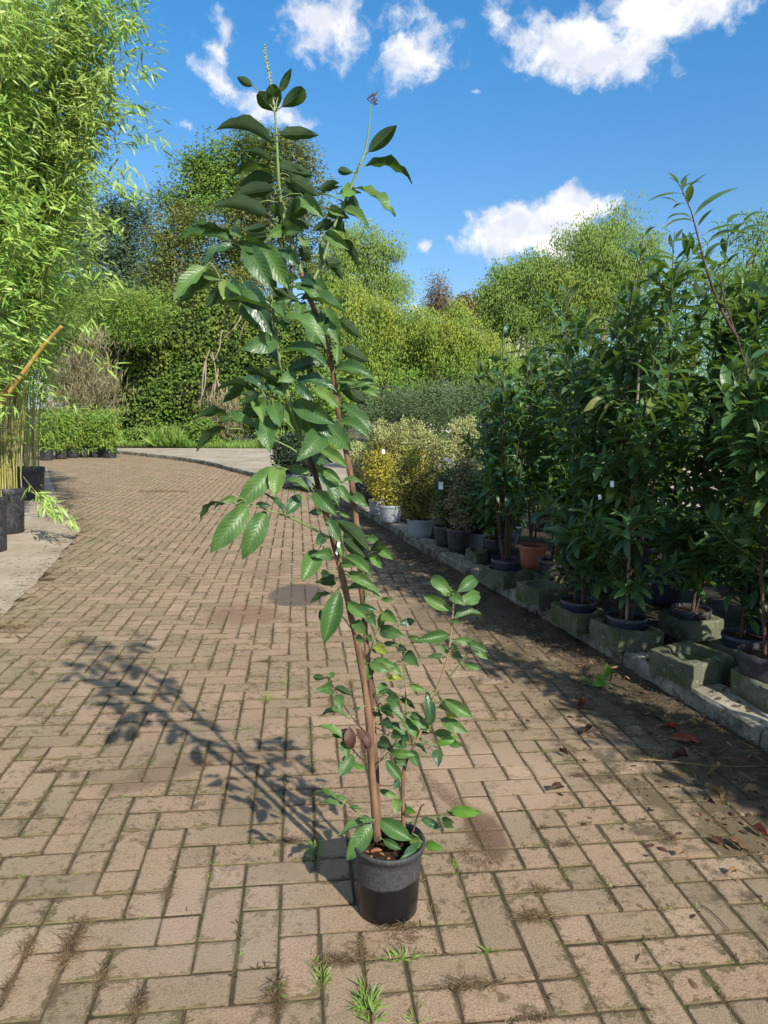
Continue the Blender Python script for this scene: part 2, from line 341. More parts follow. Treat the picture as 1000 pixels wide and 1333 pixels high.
M['cream_shrub'] = mat_foliage('cream_leaf', [(0, (.10, .13, .04)), (.5, (.28, .30, .10)), (1, (.52, .5, .24))], (.36, .38, .12), .25)
M['box_shrub'] = mat_foliage('dark_small_leaf', [(0, (.012, .028, .014)), (1, (.035, .06, .025))], (.05, .1, .02), .15)
M['mid_shrub'] = mat_foliage('mid_green_leaf', [(0, (0.033, 0.077, 0.022)), (0.8, (0.077, 0.132, 0.033)), (1, (0.154, 0.088, 0.044))], (.12, .2, .03), .2)
M['grass'] = mat_foliage('grass_blade', [(0, (0.078, 0.156, 0.026)), (0.7, (0.156, 0.273, 0.039)), (1, (0.312, 0.364, 0.091))], (.2, .34, .04), .3)
M['dry_grass'] = mat_foliage('dry_grass_blade', [(0, (.09, .055, .025)), (.6, (.18, .12, .055)), (1, (.36, .28, .14))], (.3, .22, .1), .2)
M['dry_dark'] = mat_foliage('withered_blade', [(0, (.045, .026, .014)), (.55, (.10, .062, .03)), (1, (.28, .2, .09))], (.2, .14, .06), .15)
M['reed'] = mat_foliage('reed_blade', [(0, (.10, .10, .045)), (.5, (.20, .18, .09)), (1, (.32, .26, .14))], (.25, .2, .1), .2)
M['thicket'] = mat_plain('dark_hedge_core', (.028, .034, .014), .9, .1, .3, 2)  # near-black base colour stands in for the shade inside the hedge
M['tag_white'] = mat_plain('white_label', (.78, .78, .78), .5, .4, .03)
M['cable'] = mat_plain('cable', (.02, .02, .02), .6)

def mat_pot_black():
    m, t, out = mat_new('black_plastic_pot'); g = geo_pos(t); n = noise(t, g, 25, 5, .6); n2 = noise(t, g, 220, 2)
    c = mixc(t, maprange(t, n, .35, .75), (.017, .018, .021), (.05, .05, .052)); c = mixc(t, maprange(t, n2, .6, .75, 0, .4), c, (.11, .10, .09))
    t.links.new(bsdf(t, c, maprange(t, n, .3, .7, .38, .6), .45, n2, .15, .001).outputs[0], out.inputs[0]); return m
def mat_hero_pot():
    """dull dusty upper half, wet shiny black lower half with a wavy water line"""
    m, t, out = mat_new('half_wet_pot'); g = geo_pos(t); s = t.nodes.new('ShaderNodeSeparateXYZ'); t.links.new(g, s.inputs[0])
    n = noise(t, g, 14, 3); n2 = noise(t, g, 130, 5, .7); n3 = noise(t, vmath(t, 'MULTIPLY', g, (1, 1, .12)), 120, 3)
    zz = math_n(t, 'ADD', s.outputs[2], math_n(t, 'MULTIPLY', math_n(t, 'SUBTRACT', n, .5), .035))
    zz = math_n(t, 'ADD', zz, math_n(t, 'MULTIPLY', s.outputs[0], -.10))
    dry = maprange(t, zz, .104, .114)
    dryc = mixc(t, maprange(t, n2, .35, .75), (.028, .029, .031), (.066, .066, .067)); dryc = mixc(t, maprange(t, n3, .58, .78, 0, .35), dryc, (.12, .118, .11))
    wetc = mixc(t, maprange(t, n2, .70, .76, 0, .3), (.0065, .007, .008), (.06, .055, .05))
    c = mixc(t, dry, wetc, dryc); ro = math_n(t, 'ADD', math_n(t, 'MULTIPLY', dry, .3), .33)
    t.links.new(bsdf(t, c, ro, .4, n2, .12, .001).outputs[0], out.inputs[0]); return m
M['pot_black'] = mat_pot_black(); M['pot_hero'] = mat_hero_pot()
M['pot_grey'] = mat_plain('grey_plastic_pot', (.25, .275, .29), .55, .4, .08, 12)
M['pot_navy'] = mat_plain('navy_plastic_pot', (.018, .024, .045), .42, .5, .2, 20)
M['terracotta'] = mat_plain('terracotta_plastic', (.38, .12, .06), .6, .35, .15, 20)
M['potting'] = mat_plain('potting_soil', (.045, .028, .018), .95, .1, .4, 90, .006)
M['smear'] = mat_plain('soil_crumb', (.13, .088, .055), .95, .1, .4, 90, .004)
M['bark_chip'] = mat_plain('bark_chip', (.26, .11, .055), .8, .2, .3, 90, .002)

def mat_concrete(name, a, b, moss=.0, mossc=(.08, .085, .025), sc=1.0, crack=True, zmoss=False, lich=0.0):
    m, t, out = mat_new(name); g = geo_pos(t)
    n = noise(t, g, 2.2*sc, 6, .62); f = noise(t, g, 90, 4, .7); md = noise(t, g, 11*sc, 5, .65)
    c = mixc(t, maprange(t, n, .3, .7), a, b); c = mixc(t, maprange(t, f, .35, .7, 0, .45), c, tuple(x*.62 for x in a))
    c = mixc(t, maprange(t, md, .55, .75, 0, .5), c, tuple(min(1, x*1.25) for x in b))
    if moss:
        mm = maprange(t, noise(t, g, 5*sc, 5, .7), .62-moss*.35, .70, 0, .9)
        if zmoss:
            nz = t.nodes.new('ShaderNodeSeparateXYZ'); t.links.new(t.nodes.new('ShaderNodeNewGeometry').outputs['Normal'], nz.inputs[0])
            mm = math_n(t, 'MULTIPLY', mm, maprange(t, nz.outputs[2], .97, .6, .12, 1.0))
        c = mixc(t, mm, c, mossc)
    if lich: c = mixc(t, maprange(t, noise(t, g, 26, 3), .62, .68, 0, lich), c, (.42, .40, .30))
    bm = math_n(t, 'ADD', math_n(t, 'MULTIPLY', f, .4), md)
    t.links.new(bsdf(t, c, .88, .2, bm, .8, .006).outputs[0], out.inputs[0]); return m
M['concrete'] = mat_concrete('pale_concrete', (.27, .215, .15), (.40, .33, .245), .12, (.16, .15, .07))
M['pad'] = mat_concrete('concrete_pad', (.27, .225, .17), (.40, .345, .27), .1, (.15, .14, .07), .4)
M['kerb'] = mat_concrete('mossy_kerb', (.20, .18, .14), (.40, .36, .285), .95, (.030, .030, .015), 1.6, zmoss=True, lich=.4)
M['trough'] = mat_concrete('mossy_stone_trough', (.075, .078, .052), (.18, .178, .13), .75, (.045, .068, .018), 1.5, lich=.25)
M['bed'] = mat_concrete('bed_soil', (.014, .011, .008), (.042, .034, .022), .35, (.035, .045, .014), 2.0)
M['dirt'] = mat_concrete('dark_dirt', (.045, .034, .021), (.115, .084, .052), .3, (.05, .05, .02), 2.4)
M['soil'] = mat_concrete('joint_soil', (.038, .026, .014), (.12, .084, .047), .42, (.05, .065, .016), 3.0)
M['ground'] = mat_concrete('ground_earth', (.08, .075, .04), (.14, .12, .07), .6, (.06, .09, .025), .3)
M['wall'] = mat_plain('pale_render', (.62, .58, .50), .8, .2, .06, .6)
M['rooftile'] = mat_plain('roof_tiles', (.30, .20, .15), .8, .2, .2, 3)
M['timber_frame'] = mat_plain('white_frame', (.7, .7, .68), .5)
M['glass'] = mat_plain('window_glass', (.03, .04, .05), .08, .6, .1)

CELLM = EYE/12.936
def mat_paver():
    m, t, out = mat_new('clay_paver'); g = geo_pos(t); r = rnd_of(t)
    c = ramp(t, r, [(0, (.225, .173, .114)), (.25, (.31, .225, .150)), (.5, (.36, .248, .172)), (.75, (.268, .209, .137)), (.9, (.335, .228, .155)), (1, (.41, .305, .212))])
    f1 = noise(t, g, 150, 4, .8); f2 = noise(t, g, 420, 2, .75); n1 = noise(t, g, 9, 5, .65); n2 = noise(t, g, 1.1, 4, .6)
    c = mixc(t, maprange(t, f1, .40, .66, 0, .75), c, (.17, .115, .065)); c = mixc(t, maprange(t, f2, .58, .68, 0, .6), c, (.50, .40, .27))
    c = mixc(t, maprange(t, n1, .5, .75, 0, .35), c, (.21, .16, .085))
    c = mixc(t, maprange(t, noise(t, g, 3.3, 5, .7), .5, .72, 0, .3), c, (.36, .27, .17))
    # olive algae, stronger on the left and near the kerb
    s = t.nodes.new('ShaderNodeSeparateXYZ'); t.links.new(g, s.inputs[0])
    side = math_n(t, 'MAXIMUM', maprange(t, math_n(t, 'ADD', s.outputs[0], math_n(t, 'MULTIPLY', s.outputs[1], .25)), .1, -1.1, 0, 1), maprange(t, math_n(t, 'ADD', s.outputs[0], math_n(t, 'MULTIPLY', s.outputs[1], .22)), 1.55, 2.1, 0, 1))
    alg = math_n(t, 'MULTIPLY', maprange(t, noise(t, g, 1.7, 6, .7), .42, .68, .03, .55), math_n(t, 'ADD', math_n(t, 'MULTIPLY', side, .85), .15))
    c = mixc(t, alg, c, (.205, .185, .10))
    uvx = t.nodes.new('ShaderNodeUVMap').outputs[0]; su = t.nodes.new('ShaderNodeSeparateXYZ'); t.links.new(uvx, su.inputs[0]); ed = None
    for k in (0, 1):
        ww = math_n(t, 'ROUND', math_n(t, 'MULTIPLY', su.outputs[k], .1)); xx = math_n(t, 'ABSOLUTE', math_n(t, 'SUBTRACT', su.outputs[k], math_n(t, 'MULTIPLY', ww, 10)))
        dd = math_n(t, 'SUBTRACT', math_n(t, 'MULTIPLY', ww, CELLM/2), xx); ed = dd if ed is None else math_n(t, 'MINIMUM', ed, dd)
    en = noise(t, g, 22, 5, .7); en2 = noise(t, g, 4.5, 3, .6)
    edm = maprange(t, math_n(t, 'SUBTRACT', ed, math_n(t, 'MULTIPLY', math_n(t, 'MULTIPLY', maprange(t, en, .42, .7), maprange(t, en2, .4, .62)), .030)), .011, .001, 0, .78)
    c = mixc(t, edm, c, mixc(t, maprange(t, en2, .45, .6), (.095, .064, .035), (.105, .09, .036)))
    ks = math_n(t, 'ADD', s.outputs[0], math_n(t, 'MULTIPLY', s.outputs[1], .24))
    fn = noise(t, g, 5.5, 6, .72); film = maprange(t, math_n(t, 'ADD', fn, math_n(t, 'MULTIPLY', maprange(t, ks, 1.25, 2.2, smooth=False), .30)), .58, .70, 0, .85)
    c = mixc(t, film, c, mixc(t, maprange(t, noise(t, g, 2.1, 3), .45, .6), (.082, .060, .038), (.105, .085, .045)))
    c = mixc(t, math_n(t, 'MULTIPLY', maprange(t, noise(t, g, 34, 5, .75), .49, .62), maprange(t, noise(t, g, 2.7, 4, .7), .44, .58, 0, .8)), c, (.11, .078, .045))
    def tone_patch(c, px, py, rx, ry, rot, col, k, z=0, edge=.5):  # mixes a noise-edged ellipse of another tone into the colour: stains, smears, patches
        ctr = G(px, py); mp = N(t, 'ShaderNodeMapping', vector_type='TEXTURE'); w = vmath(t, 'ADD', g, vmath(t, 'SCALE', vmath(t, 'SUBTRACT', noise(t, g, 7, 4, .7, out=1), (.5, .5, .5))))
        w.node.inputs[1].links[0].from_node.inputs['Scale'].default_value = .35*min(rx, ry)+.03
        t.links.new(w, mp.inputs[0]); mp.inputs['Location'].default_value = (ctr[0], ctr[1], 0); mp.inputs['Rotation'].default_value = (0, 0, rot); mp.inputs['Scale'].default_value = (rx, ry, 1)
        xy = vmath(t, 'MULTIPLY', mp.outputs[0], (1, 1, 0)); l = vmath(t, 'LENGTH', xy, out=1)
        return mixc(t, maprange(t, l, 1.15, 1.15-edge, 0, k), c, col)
    c = tone_patch(c, 388, 774, .22, .34, 0, (.085, .068, .058), .85, edge=.25)  # darkest ellipse, with the sharpest edge
    c = tone_patch(c, 318, 800, .28, .30, 0, (.165, .10, .065), .6)
    c = tone_patch(c, 352, 745, .20, .2, 0, (.19, .13, .09), .5)
    c = tone_patch(c, 215, 1005, .27, .09, .75, (.135, .095, .06), .6)
    c = tone_patch(c, 330, 985, .18, .09, 0, (.145, .10, .065), .5)
    c = tone_patch(c, 632, 1085, .07, .16, .15, (.12, .078, .046), .85, edge=.4)
    c = tone_patch(c, 590, 1040, .045, .16, .5, (.13, .088, .052), .75, edge=.4)
    c = tone_patch(c, 255, 960, .5, .14, .55, (.20, .155, .105), .45, edge=.9)  # from here four broad, soft-edged darker ellipses
    c = tone_patch(c, 330, 1040, .22, .30, .2, (.17, .125, .085), .45, edge=.9)
    c = tone_patch(c, 560, 800, .3, .6, 0, (.13, .10, .065), .55, edge=.9)
    c = tone_patch(c, 700, 900, .35, .35, 0, (.15, .115, .07), .5, edge=.9)
    c = tone_patch(c, 300, 1190, .3, .25, 0, (.33, .26, .20), .25)
    c = tone_patch(c, 640, 1010, .3, .3, 0, (.40, .29, .205), .35)
    hb = math_n(t, 'ADD', f1, math_n(t, 'ADD', math_n(t, 'MULTIPLY', f2, .4), math_n(t, 'MULTIPLY', edm, -.5)))
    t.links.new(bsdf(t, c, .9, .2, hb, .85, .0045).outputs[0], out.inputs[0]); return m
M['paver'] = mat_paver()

# ------------------------------------------------------------------ setting: ground, paving, apron, kerb, bed
KERB = [(2.05, 1.0), (1.93, 1.8), (1.66, 2.87), (1.43, 3.77), (1.13, 4.85), (.80, 6.0), (.37, 7.35), (-.03, 9.0), (-.75, 11.4), (-1.83, 14.), (-3.03, 15.9), (-5.4, 19.9), (-8.7, 23.2), (-11.5, 24.6)]
KA = np.array(KERB)
def smooth_path(P, n=10):
    P = np.asarray(P, float); Q = np.concatenate([[2*P[0]-P[1]], P, [2*P[-1]-P[-2]]]); out = []
    for i in range(1, len(Q)-2):
        p0, p1, p2, p3 = Q[i-1:i+3]
        for k in range(n):
            t = k/n; out.append(.5*((2*p1)+(-p0+p2)*t+(2*p0-5*p1+4*p2-p3)*t*t+(-p0+3*p1-3*p2+p3)*t**3))
    out.append(P[-1]); return np.array(out)
KS = smooth_path(KA, 12)
def kerb_x(y): return float(np.interp(y, KS[:, 1], KS[:, 0]))
APR = [(-2.3, 2.5), (-2.6, 4.69), (-2.95, 6.09), (-3.6, 8.32), (-5.2, 11.2), (-8.1, 17.0), (-11.5, 20.5)]
APA = np.array(APR)
def apr_x(y): return float(np.interp(y, APA[:, 1], APA[:, 0]))

R0 = 900
link('ground', np_mesh('ground', [(-R0, -R0, -.06), (R0, -R0, -.06), (R0, R0, -.06), (-R0, R0, -.06)], [(0, 1, 2, 3)], None, M['ground']), kind='structure')
link('joint_soil', np_mesh('joint_soil', [(-13, -1.5, -.0032), (2.6, -1.5, -.0032), (2.6, 26, -.0032), (-13, 26, -.0032)], [(0, 1, 2, 3)], None, M['soil']), kind='structure')

# pavers: a diagonal bond of oblong and square blocks, period six
CELL, YAW, OX, OY = .11*.9977, math.radians(7.04), -4.790, 18.842
CELL = EYE/12.936
ci, si = math.cos(YAW), math.sin(YAW)
def LAT(i, j): return CELL*(OX+i*ci+j*si), CELL*(OY+i*si-j*ci)
rp = random.Random(3)
paving = empty('paving', kind='structure')
tiles = []
inv = lambda x, y: ((x/CELL-OX)*ci+(y/CELL-OY)*si, (x/CELL-OX)*si-(y/CELL-OY)*ci)
for i in range(-150, 60):
    for j in range(-230, 26):
        m6 = (j-i) % 6
        if m6 == 4 or m6 == 2: continue                   # 4: right half of a lying oblong, 2: second half of an upright one
        w, h_ = (2, 1) if m6 == 5 else ((1, 2) if m6 == 1 else (1, 1))
        cx, cy = LAT(i+w/2, j+h_/2)
        if cy < -.6 or cy > 25.2 or cx < -12: continue
        if cx > kerb_x(cy)-.03 and cy < 24.5: continue
        if cx < apr_x(cy)+.015*math.sin(cy*9): continue
        q = PX((cx, cy, 0)) if cy > .2 else (0, 0, -1)
        tiles.append((i, j, w, h_, cx, cy, q))
def paver_arrays(w, h_, hi=True, chip=None, g_=.0027):
    a = w*CELL/2-g_; b = h_*CELL/2-g_; bev = .0032; chip = chip or [0]*4
    if hi:
        # rounded corners: 8 outline points
        c = [.0025+chip[k] for k in range(4)]
        out = [(-a+c[0], -b), (a-c[1], -b), (a, -b+c[1]), (a, b-c[2]), (a-c[2], b), (-a+c[3], b), (-a, b-c[3]), (-a, -b+c[0])]
        n = 8; V = [(x, y, -.03) for x, y in out]+[(x, y, -bev) for x, y in out]+[(x*(1-bev/a), y*(1-bev/b), 0) for x, y in out]
        F4 = [(k, (k+1) % n, n+(k+1) % n, n+k) for k in range(n)]+[(n+k, n+(k+1) % n, 2*n+(k+1) % n, 2*n+k) for k in range(n)]
        T = 2*n; F4 += [(T+0, T+1, T+2, T+7), (T+7, T+2, T+3, T+6), (T+6, T+3, T+4, T+5)]
        V = np.array(V); return V, np.array(F4), np.stack([V[:, 0]+10*w, V[:, 1]+10*h_], 1)
    out = [(-a, -b), (a, -b), (a, b), (-a, b)]; V = [(x, y, -.012) for x, y in out]+[(x*(1-.006/a), y*(1-.006/b), 0) for x, y in out]
    V = np.array(V); return V, np.array([(0, 1, 5, 4), (1, 2, 6, 5), (2, 3, 7, 6), (3, 0, 4, 7), (4, 5, 6, 7)]), np.stack([V[:, 0]+10*w, V[:, 1]+10*h_], 1)
def vis(q, w, h_): return q[2] > .3 and -40 < q[0] < 1040 and 500 < q[1] < 1370
seen = sorted([k for k, t_ in enumerate(tiles) if vis(t_[6], 0, 0)], key=lambda k: -(tiles[k][2]*tiles[k][3])/tiles[k][6][2]**3)
single = set(seen[:300])
protos = {}
for (w, h_) in ((2, 1), (1, 2), (1, 1)):
    protos[(w, h_)] = []
    for v_ in range(6):
        chip = [max(0, rp.gauss(0, .004)) for _ in range(4)]
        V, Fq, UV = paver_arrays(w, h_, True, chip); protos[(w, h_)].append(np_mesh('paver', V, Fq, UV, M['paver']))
mass = MB()
for k, (i, j, w, h_, cx, cy, q) in enumerate(tiles):
    dz = max(-.0005, rp.gauss(.0003, .0007)); rz = -0+YAW+rp.gauss(0, .010); dx, dy = rp.gauss(0, .0012), rp.gauss(0, .0012); tx, ty = max(-.006, min(.006, rp.gauss(0, .004))), max(-.006, min(.006, rp.gauss(0, .004)))
    sag = 0.0
    if k in single:
        o = bpy.data.objects.new('paver', protos[(w, h_)][rp.randrange(6)]); COL.objects.link(o); o.parent = paving
        o.location = (cx+dx, cy+dy, dz+sag); o.rotation_euler = (tx, ty, rz); o.scale = (rp.uniform(.985, 1.0),)*2+(1,)
    else:
        V, Fq, UV = paver_arrays(w, h_, cy < 7, [max(0, rp.gauss(0, .004)) for _ in range(4)], .0027 if cy < 3 else max(.0014, .0027-(cy-3)*.0005)) ; c_, s_ = math.cos(rz), math.sin(rz)
        Z = V[:, 2]+V[:, 1]*tx-V[:, 0]*ty
        W = np.stack([V[:, 0]*c_-V[:, 1]*s_+cx+dx, V[:, 0]*s_+V[:, 1]*c_+cy+dy, Z+dz+sag], 1); mass.add(W, Fq, UV)
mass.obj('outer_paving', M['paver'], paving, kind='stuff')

def strip_mesh(name, left, right, z, mat, **kw):
    V = [(*p, z) for p in left]+[(*p, z) for p in right]; n = len(left)
    return link(name, np_mesh(name, V, [(i, n+i, n+i+1, i+1) for i in range(n-1)], None, mat), **kw)
# concrete apron on the left: edge wanders a little
ys = np.linspace(1.2, 21.5, 120); edge = [(apr_x(y)+.012*math.sin(y*7)+.008*math.sin(y*17), y) for y in ys]
strip_mesh('concrete_apron', [(-22, y) for y in ys], edge, .006, M['concrete'], kind='structure')
# raised pad right of the kerb
kin = [(p[0]+.13, p[1]+.02) for p in KS]; kin = [(x, y) for x, y in kin if y < 25]
strip_mesh('concrete_pad', [(x, y) for x, y in kin], [(max(x+12, 12), y+ (7 if y > 20 else y*.3)) for x, y in kin], .092, M['pad'], kind='structure')
# dark soil lying on the pad between the pots
ys2 = np.linspace(.8, 10.5, 80)
strip_mesh('bed_soil', [(kerb_x(y)+.19+.03*math.sin(y*6), y) for y in ys2], [(7, y) for y in ys2], .1, M['bed'], kind='structure')

# kerb: separate stones end to end
kerb = empty('kerb', kind='structure')
seg = np.linalg.norm(np.diff(KS, axis=0), axis=1); L = np.concatenate([[0], np.cumsum(seg)])
def kpt(s): return np.array([np.interp(s, L, KS[:, 0]), np.interp(s, L, KS[:, 1])])
s0 = 0; rk = random.Random(11)
while s0 < L[-1]-.3:
    ln = rk.uniform(.85, 1.05) if s0 < 16 else 1.0
    gp = .006 if kpt(s0)[1] < 9 else .0015; a, b = kpt(s0+gp), kpt(min(L[-1], s0+ln-gp)); mid = (a+b)/2; d = (b-a)/np.linalg.norm(b-a); nrm = np.array([d[1], -d[0]])
    far = mid[1] > 12; H = .102+rk.gauss(0, .003); W = .17 if not far else .15
    nx, nz = (14, 4) if mid[1] < 7 else (4, 2)
    V = []; prof = [(0, -.03), (.002, H*.5), (.004, H-.015), (.016, H), (W*.5, H+.003), (W-.01, H), (W, H-.02)]
    for i in range(nx+1):
        f_ = i/nx; base = a+(b-a)*f_; ed = (.012 if mid[1] < 9 else .003) if i in (0, nx) else 0
        for (w_, z_) in prof:
            jx = rk.gauss(0, .0022); jz = rk.gauss(0, .0018)-(rk.random() < .04)*.010 if z_ > H*.4 else 0
            p = base+nrm*(w_+jx+(ed*.4 if w_ < .02 else 0)); V.append((p[0], p[1], z_+jz-(ed*.5 if z_ > H*.8 else 0)))
    k = len(prof); Fq = [(i*k+j, (i+1)*k+j, (i+1)*k+j+1, i*k+j+1) for i in range(nx) for j in range(k-1)]
    e1 = [tuple(range(k))]; e2 = [tuple(reversed(range(nx*k, nx*k+k)))]
    link('kerb_stone', np_mesh('kerb_stone', V, [np.array(Fq), np.array(e1), np.array(e2)], None, M['kerb']), kerb)
    s0 += ln

# dirt and rotted leaves heaped along the kerb, thinning out over the pavers
def hnoise(x, y, s=0):
    return (math.sin(x*7.1+s)*math.cos(y*5.3-s)+.6*math.sin(x*17.3+y*11.1+s)+.4*math.sin(x*31+y*-27+s)+.3*math.sin(x*71+y*53))/2.3
def dirt_sheet(name, y0, y1, width, hgt, ny=260, nx=26, seed=0, ground=M['dirt']):
    V = []
    for a in range(ny+1):
        y = y0+(y1-y0)*a/ny; w = width(y)
        for b in range(nx+1):
            f_ = b/nx; x = kerb_x(y)-w*1.25*(1-f_)+.02*f_
            V.append((x, y, hgt*(f_*1.25-.42)+.010*hnoise(x, y, seed)+.004*random.uniform(-1, 1) - .006))
    F_ = [(a*(nx+1)+b, a*(nx+1)+b+1, (a+1)*(nx+1)+b+1, (a+1)*(nx+1)+b) for a in range(ny) for b in range(nx)]
    return link(name, np_mesh(name, V, F_, None, ground, True), kind='structure')
dirt_sheet('dirt_drift', 1.2, 11, lambda y: float(np.interp(y, [1.2, 2.4, 3.2, 4.2, 5.5, 7, 9, 11], [.3, .34, .46, .5, .5, .36, .2, .1])), .03)
# ------------------------------------------------------------------ the tall laurel in its pot
PB = np.array([0.030, 1.892, 0.0])
hero = empty('potted_laurel', tuple(PB), label='tall leaning cherry laurel in a black half wet pot standing on the paving', cat='potted plant')
RB, RT, HP = .086, .104, .214
pm = MB(); prof = [(0, .004), (RB-.006, .0), (RB, .006)]+[(RB+(RT-.008-RB)*k/8, .006+(HP-.024)*k/8) for k in range(1, 9)]+[(RT-.004, HP-.017), (RT, HP-.016), (RT+.001, HP-.003), (RT-.001, HP), (RT-.006, HP-.001), (RT-.010, HP-.012), (RT-.014, HP-.06), (RT-.014, HP-.08)]
pm.lathe(PB, prof, 56, wob=.008); pm.obj('pot', M['pot_hero'], hero, True)
sm = MB(); rs = random.Random(5); n = 26
prof = [(0.0, HP-.036)]+[(r, HP-.038+rs.uniform(-.004, .004)) for r in (.02, .04, .055, .07, .082)]+[(RT-.010, HP-.045)]
sm.lathe(PB, prof, n)
for k in range(260):
    a, r = rs.uniform(0, 6.28), .086*math.sqrt(rs.random()); q = rs.uniform(.0015, .005)
    sm.box(PB+[r*math.cos(a), r*math.sin(a), HP-.035+rs.uniform(0, .006)], (q*1.6, q, q*.6), rs.uniform(0, 6.28))
sm.obj('potting_soil', M['potting'], hero, kind='stuff')
for (px, py, l, w, a, z) in ((490, 1108, .032, .009, .2, .190), (497, 1113, .018, .006, -.5, .188), (483, 1117, .013, .006, .9, .186), (506, 1119, .01, .005, .3, .187), (478, 1110, .012, .005, -.2, .186)):
    c = G(px, py, z); b = MB(); b.tube([c+np.array([math.cos(a)*l*(u-.5)*2*.5, math.sin(a)*l*(u-.5)*2*.5, .004*math.sin(u*3)]) for u in np.linspace(0, 1, 6)], [w*.3, w*.55, w*.6, w*.6, w*.5, w*.2], 6, True)
    b.obj('bark_chip', M['bark_chip'], hero)

